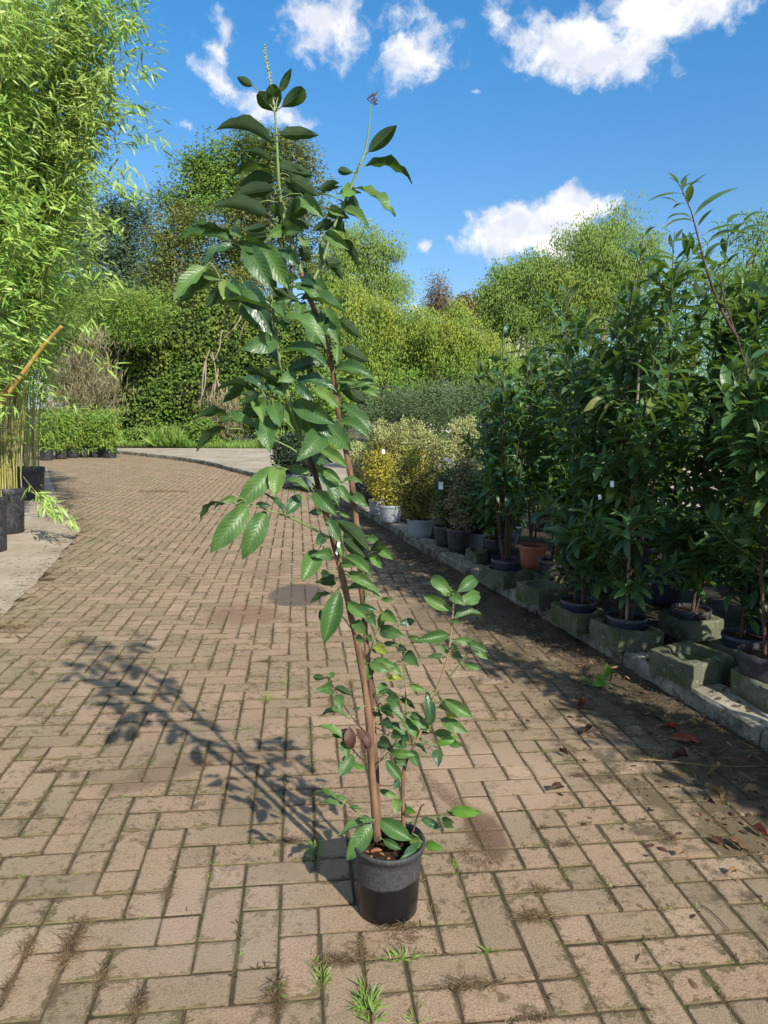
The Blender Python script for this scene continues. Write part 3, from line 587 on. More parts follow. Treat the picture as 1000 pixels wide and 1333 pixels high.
STEMS = {  # photo points with distance; radii in metres
 'A': ([(491, 1092, 1.90), (489, 1060, 1.895), (485, 1020, 1.89), (483, 985, 1.885), (479, 920, 1.88), (468, 850, 1.87), (455, 790, 1.86), (443, 740, 1.85), (432, 695, 1.845), (420, 655, 1.84), (410, 615, 1.83), (399, 585, 1.82), (388, 562, 1.815), (380, 535, 1.81), (371, 497, 1.805), (366, 478, 1.80), (360, 440, 1.80), (356, 410, 1.79), (353, 384, 1.79)],
       [.0145, .0135, .012, .0115, .0105, .0105, .010, .0092, .009, .0085, .008, .0075, .007, .0065, .006, .0058, .005, .0045, .003]),
 'B': ([(494, 1085, 1.92), (490, 1000, 1.925), (487, 960, 1.93), (483, 900, 1.935), (478, 850, 1.94), (474, 800, 1.945), (470, 760, 1.95), (467, 715, 1.955), (463, 670, 1.96), (457, 620, 1.96), (451, 590, 1.96), (443, 550, 1.96), (437, 510, 1.96), (433, 480, 1.96), (426, 450, 1.955), (413, 413, 1.95), (401, 383, 1.94), (392, 355, 1.93), (383, 325, 1.92), (374, 300, 1.91), (369, 283, 1.90), (366, 265, 1.90), (363, 240, 1.89), (361, 200, 1.88), (360, 170, 1.88), (358, 146, 1.88)],
       [.009, .009, .009, .009, .009, .009, .009, .0095, .009, .0095, .009, .0085, .0085, .008, .008, .0085, .008, .007, .007, .006, .0055, .005, .005, .004, .0035, .003]),
 'C': ([(401, 380, 1.94), (410, 360, 1.95), (420, 342, 1.96), (428, 314, 1.97), (438, 287, 1.98), (446, 270, 1.985), (457, 245, 1.99), (465, 222, 1.99), (476, 198, 2.0), (480, 170, 2.0), (483, 135, 2.0)], [.0055, .005, .005, .0045, .0042, .004, .004, .0038, .0036, .0026, .0012]),
 'C2': ([(420, 342, 1.96), (418, 325, 1.95), (417, 305, 1.95)], [.003, .0025, .0015]),
 'D': ([(428, 700, 1.845), (410, 690, 1.83), (390, 679, 1.80), (373, 672, 1.78), (352, 665, 1.76), (335, 659, 1.75), (322, 655, 1.74)], [.0045, .0035, .0032, .0028, .0024, .002, .0015]),
 'E': ([(405, 600, 1.83), (390, 569, 1.81), (373, 548, 1.79), (352, 538, 1.77), (330, 531, 1.76), (317, 528, 1.75)], [.003, .0026, .0022, .002, .0018, .0012]),
 'E2': ([(373, 548, 1.79), (358, 535, 1.79), (350, 526, 1.78), (341, 507, 1.78)], [.0022, .002, .0018, .0014]),
 'E3': ([(408, 610, 1.83), (383, 585, 1.81), (366, 577, 1.80), (352, 570, 1.79), (336, 560, 1.77), (315, 558, 1.75), (296, 558, 1.74)], [.003, .0026, .0022, .002, .0018, .0016, .0012]),
 'E4': ([(414, 640, 1.835), (400, 620, 1.82), (383, 613, 1.80), (362, 608, 1.78), (351, 599, 1.77)], [.003, .0026, .0022, .0018, .0012]),
 'H1': ([(383, 330, 1.92), (360, 332, 1.88), (335, 326, 1.84), (318, 324, 1.82), (305, 317, 1.80)], [.004, .0035, .003, .0028, .0018]),
 'H2': ([(355, 400, 1.79), (335, 382, 1.78), (310, 370, 1.77), (287, 364, 1.76)], [.0035, .003, .0026, .0018]),
 'K': ([(473, 800, 1.945), (478, 765, 1.93), (482, 742, 1.92), (481, 728, 1.91)], [.003, .0026, .0022, .0016]),
 'F': ([(526, 1088, 1.93), (524, 1040, 1.93), (525, 1005, 1.93), (531, 985, 1.93), (545, 960, 1.92), (560, 920, 1.91), (572, 890, 1.90), (582, 860, 1.89), (587, 830, 1.885), (590, 790, 1.88), (592, 772, 1.88)], [.007, .0065, .006, .0045, .004, .0038, .0036, .0032, .003, .0026, .0018]),
 'F2': ([(583, 884, 1.90), (598, 865, 1.88), (608, 852, 1.87), (612, 846, 1.87)], [.0025, .0022, .002, .0014]),
 'Gs': ([(524, 1010, 1.93), (530, 960, 1.95), (529, 920, 1.955), (527, 880, 1.955), (524, 845, 1.95), (519, 826, 1.95)], [.003, .0026, .0024, .0022, .0018, .0012]),
 'H': ([(476, 870, 1.94), (483, 845, 1.93), (490, 825, 1.92), (494, 815, 1.92)], [.003, .0026, .0022, .0015]),
 'I': ([(478, 955, 1.885), (466, 944, 1.87), (452, 925, 1.86), (441, 908, 1.85), (434, 893, 1.84), (429, 886, 1.84)], [.0026, .0024, .0022, .002, .0018, .0012]),
 'I2': ([(481, 998, 1.885), (470, 987, 1.87), (458, 975, 1.86), (449, 963, 1.85)], [.0024, .002, .0016, .0012]),
 'J': ([(487, 1000, 1.90), (500, 985, 1.91), (512, 972, 1.91), (520, 955, 1.91)], [.0026, .0022, .0018, .0012]),
 'J2': ([(486, 945, 1.93), (495, 950, 1.92), (505, 958, 1.92)], [.0022, .0018, .0012]),
 'N': ([(478, 850, 1.94), (488, 895, 1.93), (494, 925, 1.925), (500, 960, 1.92)], [.0022, .002, .0018, .0012]),
 'O': ([(452, 905, 1.90), (455, 880, 1.90)], [.001, .001]),
 'Q1': ([(487, 1068, 1.87), (470, 1062, 1.84), (455, 1050, 1.82), (440, 1040, 1.81)], [.0022, .002, .0018, .0012]),
 'Q2': ([(530, 1072, 1.92), (550, 1068, 1.90), (570, 1063, 1.89), (584, 1058, 1.88)], [.0022, .002, .0016, .0012]),
 'Q3': ([(537, 1085, 1.90), (543, 1065, 1.89), (548, 1050, 1.88), (552, 1047, 1.88)], [.003, .003, .0032, .0025]),
 'R': ([(463, 823, 1.865), (457, 818, 1.86), (450, 808, 1.87), (444, 800, 1.88)], [.0022, .002, .0016, .0012]),
}
del STEMS['O']
SM = {'A': 'bark_red', 'B': 'bark_red', 'F': 'bark_red', 'C': 'green_stem', 'D': 'green_stem', 'Q3': 'bark_red', 'N': 'bark_dark', 'I': 'bark_dark', 'I2': 'bark_dark', 'J': 'bark_dark', 'R': 'bark_dark'}
stem_pts = []
def densify(pts, rad, n=4):
    P = np.array([A(*p) for p in pts]); T = np.linspace(0, len(P)-1, (len(P)-1)*n+1); 
    Q = smooth_path(P, n) if P.shape[1] == 2 else np.stack([np.interp(T, range(len(P)), P[:, k]) for k in range(3)], 1)
    return P, Q, np.interp(T, range(len(P)), rad)
for nm, (pts, rad) in STEMS.items():
    P, Q, Rr = densify(pts, rad)
    # light smoothing of the polyline
    for _ in range(2): Q[1:-1] = (Q[:-2]+2*Q[1:-1]+Q[2:])/4
    rr = Rr*.9*(1+.07*np.sin(np.arange(len(Rr))*1.7)); 
    px = [PX(q)[:2] for q in Q]; stem_pts += [(a_, b_, Q[k], nm) for k, (a_, b_) in enumerate(px)]
    if nm in ('A', 'B'):
        cut = 44 if nm == 'A' else 68
        b = MB(); b.tube(Q[:cut+1], rr[:cut+1], 10); b.obj('stem', M['bark_red'], hero, True)
        b = MB(); b.tube(Q[cut:], rr[cut:], 8); b.obj('stem', M['green_stem'], hero, True)
    elif nm == 'F':
        b = MB(); b.tube(Q[:16], rr[:16], 8); b.obj('stem', M['bark_red'], hero, True)
        b = MB(); b.tube(Q[15:], rr[15:], 8); b.obj('stem', M['stem_tan'], hero, True)
    else:
        b = MB(); b.tube(Q, rr, 7); b.obj('twig', M[SM.get(nm, 'green_stem')], hero, True)
SP = np.array([(s[0], s[1]) for s in stem_pts]); SY = np.array([s[2] for s in stem_pts])

# leaves, read off enlargements of the photograph: base x y, tip x y, visible width, side (u upper, d under), look
LV = []
def blk(x0, y0, s, rows):
    for r in rows:
        bx, by, tx, ty, w = r[:5]; side = r[5] if len(r) > 5 else 'u'; LV.append((x0+bx/s, y0+by/s, x0+tx/s, y0+ty/s, w/s*(1.10 if y0+by/s < 800 else .92), side))
blk(270, 50, 6.25, [(370, 385, 240, 315, 62, 'd'), (545, 590, 410, 440, 110, 'd'), (550, 590, 530, 370, 120, 'd'), (590, 440, 685, 240, 60, 'd'), (600, 560, 800, 420, 115, 'd'), (590, 780, 910, 790, 95, 'd'), (535, 860, 65, 745, 95, 'd'), (520, 1000, 290, 920, 50, 'd')])
blk(400, 110, 6.25, [(495, 550, 730, 330, 105, 'd'), (470, 665, 855, 800, 75, 'd'), (370, 715, 250, 695, 60, 'd'), (95, 870, 260, 800, 52, 'd'), (110, 880, 270, 835, 42, 'd'), (350, 850, 270, 930, 100, 'n')])
blk(380, 220, 6.25, [(510, 150, 840, 390, 62), (380, 200, 570, 200, 40, 'd'), (450, 260, 580, 410, 135, 'd'), (400, 330, 630, 490, 62), (300, 320, 430, 385, 50), (90, 220, 260, 400, 105), (-20, 60, 210, 220, 110, 'd'), (300, 330, 470, 400, 100, 'd'), (330, 430, 160, 500, 80, 'd'), (350, 420, 440, 520, 105, 'd'), (270, 510, 470, 660, 90), (270, 580, 540, 810, 52, 'd'), (290, 740, 420, 910, 60, 'd'), (270, 760, 410, 760, 70, 'd'), (90, 800, 190, 900, 42, 'd'), (90, 880, 230, 1000, 72, 'd'), (110, 560, 100, 640, 95, 'g'), (220, 600, 230, 740, 42), (60, 650, 170, 700, 60, 'd')])
blk(220, 200, 5, [(710, 90, 940, 140, 92, 'd'), (720, 60, 870, 110, 60, 'd'), (740, 110, 920, 190, 62, 'd'), (750, 170, 970, 270, 90, 'd'), (740, 240, 860, 270, 62, 'd'), (690, 140, 400, 160, 52, 'd'), (680, 160, 430, 240, 80, 'd'), (690, 240, 400, 290, 92, 'd'), (660, 420, 290, 345, 85, 'd'), (600, 320, 500, 330, 62, 'd'), (750, 440, 690, 330, 82, 'd'), (750, 440, 860, 340, 102, 'd'), (760, 330, 860, 350, 52, 'd'), (750, 490, 640, 540, 72, 'g'), (750, 480, 880, 500, 82), (680, 550, 920, 490, 62, 'd'), (630, 520, 470, 490, 62, 'd'), (490, 550, 410, 490, 62, 'g'), (640, 540, 500, 550, 52, 'd'), (430, 575, 150, 475, 40, 'd'), (410, 570, 60, 560, 72), (450, 605, 200, 760, 48, 'b'), (245, 730, 30, 970, 82), (500, 605, 690, 900, 130), (600, 590, 790, 890, 130), (450, 570, 680, 630, 90), (340, 820, 210, 775, 50), (330, 830, 60, 990, 64, 'd'), (350, 870, 240, 1000, 72, 'd'), (400, 830, 480, 930, 72), (670, 930, 840, 940, 80, 'd'), (740, 610, 850, 740, 72, 'b'), (850, 640, 940, 650, 60, 'd'), (850, 690, 920, 680, 52, 'd'), (800, 870, 990, 970, 50), (780, 800, 850, 810, 50), (500, 500, 640, 470, 50, 'd'), (560, 330, 600, 430, 60, 'd')])
blk(220, 300, 6.25, [(440, 400, 570, 690, 122), (600, 600, 710, 800, 100), (600, 420, 860, 860, 165, 'b'), (700, 620, 850, 870, 125, 'b'), (430, 590, 810, 640, 52), (860, 580, 1000, 560, 52), (890, 590, 950, 720, 100), (870, 730, 1000, 760, 52, 'd'), (870, 770, 960, 760, 85), (730, 860, 780, 830, 45), (880, 890, 580, 970, 150), (740, 300, 860, 560, 70, 'b')])
blk(360, 330, 6.25, [(0, 290, 180, 390, 82, 'd'), (110, 280, 380, 420, 62), (180, 370, 560, 490, 68), (430, 380, 570, 385, 52, 'd'), (310, 210, 440, 410, 102), (220, 190, 350, 260, 82, 'b'), (390, 440, 520, 740, 132), (350, 510, 260, 790, 175), (200, 400, 170, 550, 90, 'g'), (20, 530, 410, 770, 92), (0, 560, 90, 600, 42), (520, 530, 690, 690, 82, 'd'), (530, 770, 760, 880, 100, 'd'), (500, 740, 490, 900, 72), (60, 790, 420, 950, 82), (90, 950, 400, 870, 95, 'b'), (150, 970, 350, 900, 50), (410, 890, 350, 850, 52)])
blk(240, 430, 6.25, [(770, 240, 680, 150, 62, 'b'), (800, 330, 695, 310, 72), (770, 420, 900, 350, 92), (820, 540, 690, 390, 85), (820, 520, 470, 310, 60, 'd'), (630, 480, 400, 400, 44, 'b'), (630, 480, 560, 385, 90, 'b'), (640, 480, 700, 440, 82, 'b'), (600, 540, 230, 515, 32, 'd'), (480, 440, 310, 590, 82, 'd'), (690, 600, 480, 500, 95, 'd'), (460, 600, 600, 560, 90, 'd'), (600, 600, 450, 740, 110, 'd'), (360, 700, 80, 720, 72, 'd'), (600, 810, 260, 770, 72), (350, 800, 100, 990, 72, 'd'), (600, 570, 640, 750, 110, 'g'), (720, 590, 790, 800, 122), (640, 690, 700, 1000, 150)])
blk(370, 450, 6.25, [(70, 460, 420, 640, 150), (360, 640, 550, 860, 150), (430, 625, 700, 780, 72), (300, 730, 100, 940, 168), (230, 340, 460, 520, 82), (80, 310, 430, 370, 82, 'b'), (90, 320, 250, 450, 82, 'b'), (410, 190, 740, 280, 92), (420, 290, 590, 320, 42), (460, 300, 680, 490, 112, 'd'), (570, 340, 760, 310, 52), (620, 345, 780, 420, 52), (460, 480, 730, 730, 92), (290, 840, 520, 1000, 82), (220, 900, 400, 950, 82, 'b'), (100, 620, 240, 660, 52), (160, 660, 260, 720, 60), (240, 620, 400, 740, 80, 'b')])
blk(250, 580, 6.25, [(680, 170, 350, 520, 150), (700, 180, 670, 430, 130, 'g'), (350, 430, 225, 455, 62), (225, 460, 70, 610, 42, 'd'), (350, 480, 175, 520, 32, 'd'), (455, 490, 145, 875, 168), (600, 530, 410, 930, 160), (520, 480, 650, 490, 48, 'b'), (755, 560, 580, 390, 36, 'b'), (770, 560, 880, 400, 98, 'b'), (790, 180, 965, 220, 72), (750, 290, 960, 380, 42)])
blk(370, 580, 6.25, [(305, 540, 195, 545, 55, 'b'), (250, 150, 440, 500, 100), (320, 190, 465, 300, 72), (240, 370, 430, 570, 120), (440, 320, 540, 470, 72), (480, 295, 640, 315, 36), (550, 390, 690, 500, 82), (450, 540, 540, 590, 32), (350, 590, 470, 800, 92), (440, 760, 480, 920, 52), (320, 735, 260, 810, 80, 'b'), (385, 880, 220, 890, 90), (690, 870, 420, 610, 112, 'd'), (690, 930, 480, 770, 92, 'd'), (700, 860, 780, 810, 80, 'd'), (690, 740, 790, 800, 60), (760, 820, 890, 930, 80), (700, 890, 800, 1000, 60, 'n'), (480, 740, 570, 760, 62)])
blk(370, 700, 6.25, [(280, 100, 140, 360, 142), (370, 290, 300, 290, 60), (410, 340, 250, 360, 92, 'd'), (385, 460, 210, 540, 42, 'd'), (450, 430, 320, 860, 150), (320, 600, 290, 680, 62, 'b'), (490, 150, 720, 320, 82), (470, 200, 590, 230, 72), (520, 280, 750, 400, 82), (520, 310, 690, 430, 42, 'd'), (510, 420, 800, 500, 52), (790, 500, 900, 510, 36), (520, 530, 680, 660, 92), (600, 550, 760, 590, 52, 'b'), (680, 620, 750, 740, 80), (780, 740, 800, 600, 72), (810, 600, 920, 700, 80), (780, 750, 990, 800, 122), (570, 680, 670, 790, 102), (590, 800, 660, 860, 62), (680, 790, 720, 850, 52), (810, 860, 940, 870, 50), (740, 870, 850, 950, 82, 'y'), (720, 900, 750, 940, 32)])
blk(400, 780, 6.25, [(750, 200, 875, 175, 72, 'b'), (480, 500, 380, 510, 62), (480, 530, 460, 680, 62), (540, 550, 470, 670, 62), (500, 520, 680, 590, 92), (540, 490, 730, 550, 82), (680, 530, 770, 620, 72), (780, 640, 620, 670, 55, 'y'), (750, 390, 820, 420, 62, 'b'), (800, 440, 910, 550, 112), (150, 640, 50, 630, 62, 'd'), (190, 720, 60, 740, 120), (160, 630, 220, 610, 52), (220, 720, 370, 790, 62, 'd'), (250, 780, 280, 920, 100), (440, 890, 370, 890, 27, 'b'), (330, 970, 100, 970, 42), (570, 780, 640, 690, 90), (580, 770, 750, 810, 50, 'd'), (750, 810, 880, 900, 52, 'd'), (660, 790, 760, 880, 92)])
blk(400, 900, 6.25, [(560, 150, 800, 290, 62), (620, 120, 710, 220, 92, 'd'), (520, 180, 620, 190, 42), (580, 270, 820, 380, 72), (620, 230, 700, 300, 85, 'b'), (700, 480, 590, 400, 122), (680, 500, 880, 520, 82), (840, 480, 910, 620, 92), (720, 520, 810, 610, 72), (640, 560, 770, 720, 102), (750, 720, 700, 800, 62, 'b'), (730, 860, 580, 800, 62), (740, 880, 710, 1000, 92), (830, 200, 990, 310, 72), (780, 210, 930, 400, 92), (850, 180, 940, 230, 60), (870, 430, 970, 510, 32, 'd'), (800, 420, 700, 450, 80, 'b'), (290, 380, 80, 285, 62), (290, 370, 200, 350, 42, 'd'), (300, 390, 330, 550, 95), (370, 510, 260, 700, 122), (370, 590, 480, 640, 50, 'n'), (240, 880, 30, 850, 36), (320, 890, 220, 860, 36), (270, 940, 95, 915, 42), (340, 940, 450, 965, 36), (760, 330, 830, 410, 80, 'b'), (690, 340, 780, 380, 80)])
blk(500, 740, 6.25, [(545, 200, 385, 65, 100), (590, 195, 745, 80, 100), (540, 200, 660, 300, 80), (600, 280, 775, 215, 112), (545, 340, 320, 220, 92), (560, 420, 815, 400, 62), (545, 420, 620, 440, 42), (530, 540, 270, 580, 112), (330, 600, 190, 560, 52), (520, 690, 440, 610, 48), (500, 720, 350, 720, 52), (570, 590, 730, 590, 82), (600, 600, 760, 620, 60, 'd'), (690, 600, 850, 680, 82), (730, 650, 850, 740, 62), (640, 730, 560, 690, 85), (650, 780, 790, 820, 62), (570, 650, 620, 660, 62)])
blk(500, 880, 6.25, [(380, 400, 340, 110, 100, 'b'), (490, 190, 725, 340, 112), (470, 220, 540, 300, 82, 'd'), (520, 290, 600, 340, 80, 'y'), (460, 350, 680, 460, 112), (410, 460, 560, 470, 72), (430, 560, 600, 490, 78, 'n'), (530, 540, 640, 570, 72), (430, 595, 440, 750, 95, 'b'), (370, 465, 300, 460, 34, 'r'), (330, 120, 200, 70, 62), (250, 310, 370, 430, 62)])
blk(400, 1010, 4.1667, [(345, 245, 165, 335, 45), (350, 260, 215, 460, 108), (385, 235, 570, 350, 100), (410, 345, 510, 400, 46), (570, 330, 625, 405, 62), (620, 390, 505, 452, 85, 'b'), (640, 370, 740, 395, 56, 'n'), (620, 230, 735, 290, 50, 'b'), (775, 190, 950, 200, 66, 'n'), (735, 240, 800, 255, 46), (765, 200, 830, 215, 26), (530, 180, 590, 200, 42, 'n'), (300, 215, 350, 250, 30), (430, 300, 480, 330, 40, 'b')])

xr_ = random.Random(55); base_ = [l for l in LV if l[5] in 'ub' and l[1] > 330 and math.hypot(l[2]-l[0], l[3]-l[1]) > 11]
for l in xr_.sample(base_, min(len(base_), 298-len(LV))):     # leaves that sit behind the ones read off
    a_ = xr_.uniform(-.9, .9); dx, dy = l[2]-l[0], l[3]-l[1]; q_ = xr_.uniform(.7, .95); ox, oy = xr_.uniform(-5, 5), xr_.uniform(-6, 6)
    LV.append((l[0]+ox, l[1]+oy, l[0]+ox+(dx*math.cos(a_)-dy*math.sin(a_))*q_, l[1]+oy+(dx*math.sin(a_)+dy*math.cos(a_))*q_, l[4]*q_, 'U'))
TM = {}
def leaf_proto(key, mat, nl=9, nc=4, **kw):
    V, Fq, UV = leaf_grid(nl=nl, nc=nc, **kw); TM[key] = np_mesh('leaf', V, Fq, UV, mat, True)
BOW = (.03, .09, .16, .24)
for mk in ('laurel', 'laurel_blue', 'laurel_young', 'laurel_yellow', 'dry_leaf'):
    for b_, bow in enumerate(BOW):
        for v_ in range(2 if mk == 'laurel' else 1):
            leaf_proto((mk, b_, v_), M[mk], ratio=1.0, bow=bow, fold=(.10, .2)[v_] * (1 if b_ < 3 else .7), wave=(.05, .03)[v_], twist=(0.15, -.2)[v_], shape=(.82, .92)[v_], tip=.25, seed=b_+v_*7)
rl_ = random.Random(21); petioles = MB()
for k, (bx, by, tx, ty, w, side) in enumerate(LV):
    d2 = (SP[:, 0]-bx)**2+(SP[:, 1]-by)**2; q = int(np.argmin(d2)); dist = math.sqrt(d2[q]); Yb = SY[q][1]
    under = side[0] == 'd'; Lpx = math.hypot(tx-bx, ty-by)
    Yb += rl_.uniform(-.02, .02)+(.035 if side == 'U' else 0)-(0.012 if not under else -.004)*min(1, dist/8)
    p0 = A(bx, by, Yb); scale_ = PX(p0)[2]/F_PX
    need = w/.44; Lt = max(Lpx*1.04, need); dz = math.sqrt(max(0, Lt*Lt-Lpx*Lpx))*scale_
    sgn = -1 if ((ty > by) != under) else 1
    if under: sgn = -1 if ty < by else 1
    dz = min(dz, .10); p1 = A(tx, ty, Yb+sgn*dz)
    D = p1-p0; Ln = np.linalg.norm(D); D = D/Ln
    view = ORG-(p0+p1)/2; view /= np.linalg.norm(view); n0 = view-D*(view@D); n0 /= np.linalg.norm(n0); s_ = np.cross(D, n0)
    wv = w*scale_; wt = max(wv, .33*Ln); ct = min(1, wv/wt); st = math.sqrt(1-ct*ct)
    if s_[2] < 0: s_ = -s_
    nrm = (-n0*ct+s_*st) if under else (n0*ct+s_*st)
    Rm = frames(D[None], nrm[None])[0]
    arc = 0 if abs(D[2]) > .85 else 1
    b_ = rl_.choice((1, 2) if not arc else (1, 2, 3) if abs(D[2]) < .5 else (1, 2)) if Lpx > 18 else rl_.choice((0, 1, 2))
    c_ = side[-1]; mk = {'b': 'laurel_blue', 'n': 'laurel_young', 'y': 'laurel_yellow', 'r': 'dry_leaf'}.get(c_, 'laurel')
    key = (mk, b_, rl_.randrange(2) if mk == 'laurel' else 0)
    o = bpy.data.objects.new('leaf', TM[key]); COL.objects.link(o); o.parent = hero
    sc = np.array([Ln, wt, Ln*.9]); Mx = Matrix(((*(Rm[0]*sc), p0[0]-PB[0]), (*(Rm[1]*sc), p0[1]-PB[1]), (*(Rm[2]*sc), p0[2]), (0, 0, 0, 1))); o.matrix_basis = Mx
    if dist > 3:
        e_ = p0-D*Ln*.1; c0 = SY[q]; petioles.tube([c0, (c0+e_)/2+np.array([0, 0, .006]), e_, p0+D*Ln*.02], [.0022, .0018, .0015, .0012], 5)
petioles.obj('petioles', M['green_stem'], hero, True, kind='stuff')
# flower spikes at the two leading shoots
b = MB(); sp_ = [A(*p) for p in ((358, 146, 1.88), (354, 118, 1.88), (350, 96, 1.88), (346, 76, 1.88), (344, 58, 1.88))]; b.tube(sp_, [.003, .0024, .002, .0016, .001], 6)
for k in range(46):
    t = (k/46)**.9*3.95; i = int(t); c = sp_[i]+(sp_[i+1]-sp_[i])*(t-i); a = k*2.4; r = .0065*(1-k/70)
    e_ = c+np.array([math.cos(a)*r, math.sin(a)*r, .004]); b.tube([c, e_], .0008, 4); b.tube([e_-[0, 0, .002], e_, e_+[0, 0, .003]], [.0008, .0022, .0006], 5)
b.obj('flower_spike', M['spike'], hero)
b = MB(); r_ = random.Random(2)
for k in range(9):
    c = A(483+r_.uniform(-3, 4), 137-k*1.4, 2.0); b.tube([c, c+[r_.uniform(-.004, .008), 0, r_.uniform(.003, .008)], c+[r_.uniform(-.003, .014), 0, r_.uniform(.008, .014)]], [.0012, .003, .0008], 5)
b.obj('withered_bud', M['bark_dark'], hero)
# curled dead leaves hanging on the left low twig
for k, (x, y, l, w, a) in enumerate(((455, 946, 30, 16, .1), (462, 948, 34, 16, .35), (468, 950, 30, 13, .5), (451, 948, 17, 15, -.2))):
    p0 = A(x, y, 1.85+k*.006); p1 = A(x+l*math.sin(a), y+l*math.cos(a), 1.84); D = p1-p0; Ln = np.linalg.norm(D); n_ = np.array([math.sin(k*1.3)*.9, -.8, .1]); Rm = frames((D/Ln)[None], n_[None])[0]; sc = np.array([Ln, w/F_PX*1.9, Ln])
    o = bpy.data.objects.new('dead_leaf', TM[('dry_leaf', 3, 0)]); COL.objects.link(o); o.parent = hero
    o.matrix_basis = Matrix(((*(Rm[0]*sc), p0[0]-PB[0]), (*(Rm[1]*sc), p0[1]-PB[1]), (*(Rm[2]*sc), p0[2]), (0, 0, 0, 1)))
# white plant label tied to the stem
c = A(439, 712, 1.835); b = MB(); q0, q1, q2, q3 = A(441, 700, 1.83), A(444, 703, 1.83), A(439, 723, 1.825), A(437, 720, 1.825)
b.add([q0, q1, q2, q3, q0+[0, .001, 0], q1+[0, .001, 0], q2+[0, .001, 0], q3+[0, .001, 0]], [(0, 1, 2, 3), (7, 6, 5, 4), (0, 4, 5, 1), (1, 5, 6, 2), (2, 6, 7, 3), (3, 7, 4, 0)])
b.obj('label_tag', M['tag_white'], hero)
b = MB(); q = A(446, 718, 1.83); b.add([q, A(452, 707, 1.83), A(449, 712, 1.834)], [(0, 1, 2)]); b.obj('label_tag', M['tag_white'], hero)
# ------------------------------------------------------------------ stone troughs and pots right of the kerb
ZB = .1
def trough(L_, F_, R_, ztop, label, basin=.8, depth=.07, group='stone troughs along the kerb', seed=0):
    l, f, r = G(*L_, z=ztop)[:2], G(*F_, z=ztop)[:2], G(*R_, z=ztop)[:2]; l = f+(l-f)*max(1, .29/np.linalg.norm(l-f)); r = f+(r-f)*max(1, .27/np.linalg.norm(r-f)); bk = l+r-f; c = (l+r)/2; rr = random.Random(seed)
    root = empty('stone_trough', (c[0], c[1], ZB), label=label, cat='trough', group=group)
    corners = [f, r, bk, l]; n = 32; rad = basin*.5*min(np.linalg.norm(l-f), np.linalg.norm(r-f)); ex = (r-f)/np.linalg.norm(r-f); ey = (l-f)/np.linalg.norm(l-f); w, d = np.linalg.norm(r-f)/2, np.linalg.norm(l-f)/2
    V = []
    def ring(fn, z):
        for k in range(n):
            a = 2*math.pi*k/n; x, y = fn(a); p = c+ex*x+ey*y; V.append((p[0], p[1], z+rr.gauss(0, .0015)))
    def sq(s, j=.003):
        def g_(a):
            ca, sa = math.cos(a), math.sin(a); p = 50; m_ = (abs(ca)**p+abs(sa)**p)**(1/p); return (ca/m_*w*s+rr.gauss(0, j), sa/m_*d*s+rr.gauss(0, j))
        return g_
    rw, rd = w*basin, d*basin
    circ = lambda s: (lambda a: (rw*s*math.cos(a), rd*s*math.sin(a)))
    ring(sq(.97), ZB-.003); ring(sq(.985), ZB+.02); ring(sq(1.0), (ZB+ztop)/2); ring(sq(1.0), ztop-.012); ring(sq(.985), ztop-.002); ring(sq(.96), ztop)
    ring(circ(1.0), ztop-.001); ring(circ(.97), ztop-.010); ring(circ(.88), ztop-depth*.6); ring(circ(.6), ztop-depth*.95); ring(circ(.05), ztop-depth)
    m_ = len(V)//n; F4 = [(i*n+j, i*n+(j+1) % n, (i+1)*n+(j+1) % n, (i+1)*n+j) for i in range(m_-1) for j in range(n)]
    b = MB(); b.add(V, F4); b.obj('trough_body', M['trough'], root, True)
    me = root.children[0].data
    return root, c
def corner_smooth(me): pass
def shade_sharp(o, ang=40):
    me = o.data
    try: me.set_sharp_from_angle(angle=math.radians(ang))
    except Exception: pass
TR = [((849, 846), (903, 868), (957, 854), .22, 'empty mossy stone trough with a round hollow, the one nearest the kerb edge', .76, .06),
      ((776.5, 808), (806, 822), (866, 822), .22, 'stone trough holding the pot of the laurel with the straight stake', .9, .07),
      ((717, 784), (752, 803), (780, 797), .22, 'green stained stone trough left of the staked laurel', .9, .07),
      ((682, 761), (702, 769), (735, 765), .235, 'narrow tall stone trough in front of the black pot beside the terracotta one', .86, .07),
      ((628, 738), (656, 746), (693, 742), .225, 'stone trough under the wide navy pot with the twiggy laurel', .88, .07),
      ((697, 746), (714, 753), (738, 749), .20, 'low stone block behind the narrow tall trough', .85, .05),
      ((923, 835), (985, 856), (1010, 848), .22, 'long stone trough with a navy pot behind the empty trough', .88, .07),
      ((972, 882), (1004, 900), (1050, 885), .22, 'pale stone trough cut off by the right edge of the view', .85, .07),
      ((868, 800), (896, 812), (944, 806), .225, 'dark stone trough in deep shade behind the row', .86, .07),
      ((606, 714), (620, 722), (636, 716), .20, 'small stone block beside the white pot and the far laurels', .8, .05)]
tc_ = []
for k, (l, f, r, z, lab, bs, dp) in enumerate(TR):
    o, c = trough(l, f, r, z, lab, bs, dp, seed=k); tc_.append((c, z)); shade_sharp(o.children[0])

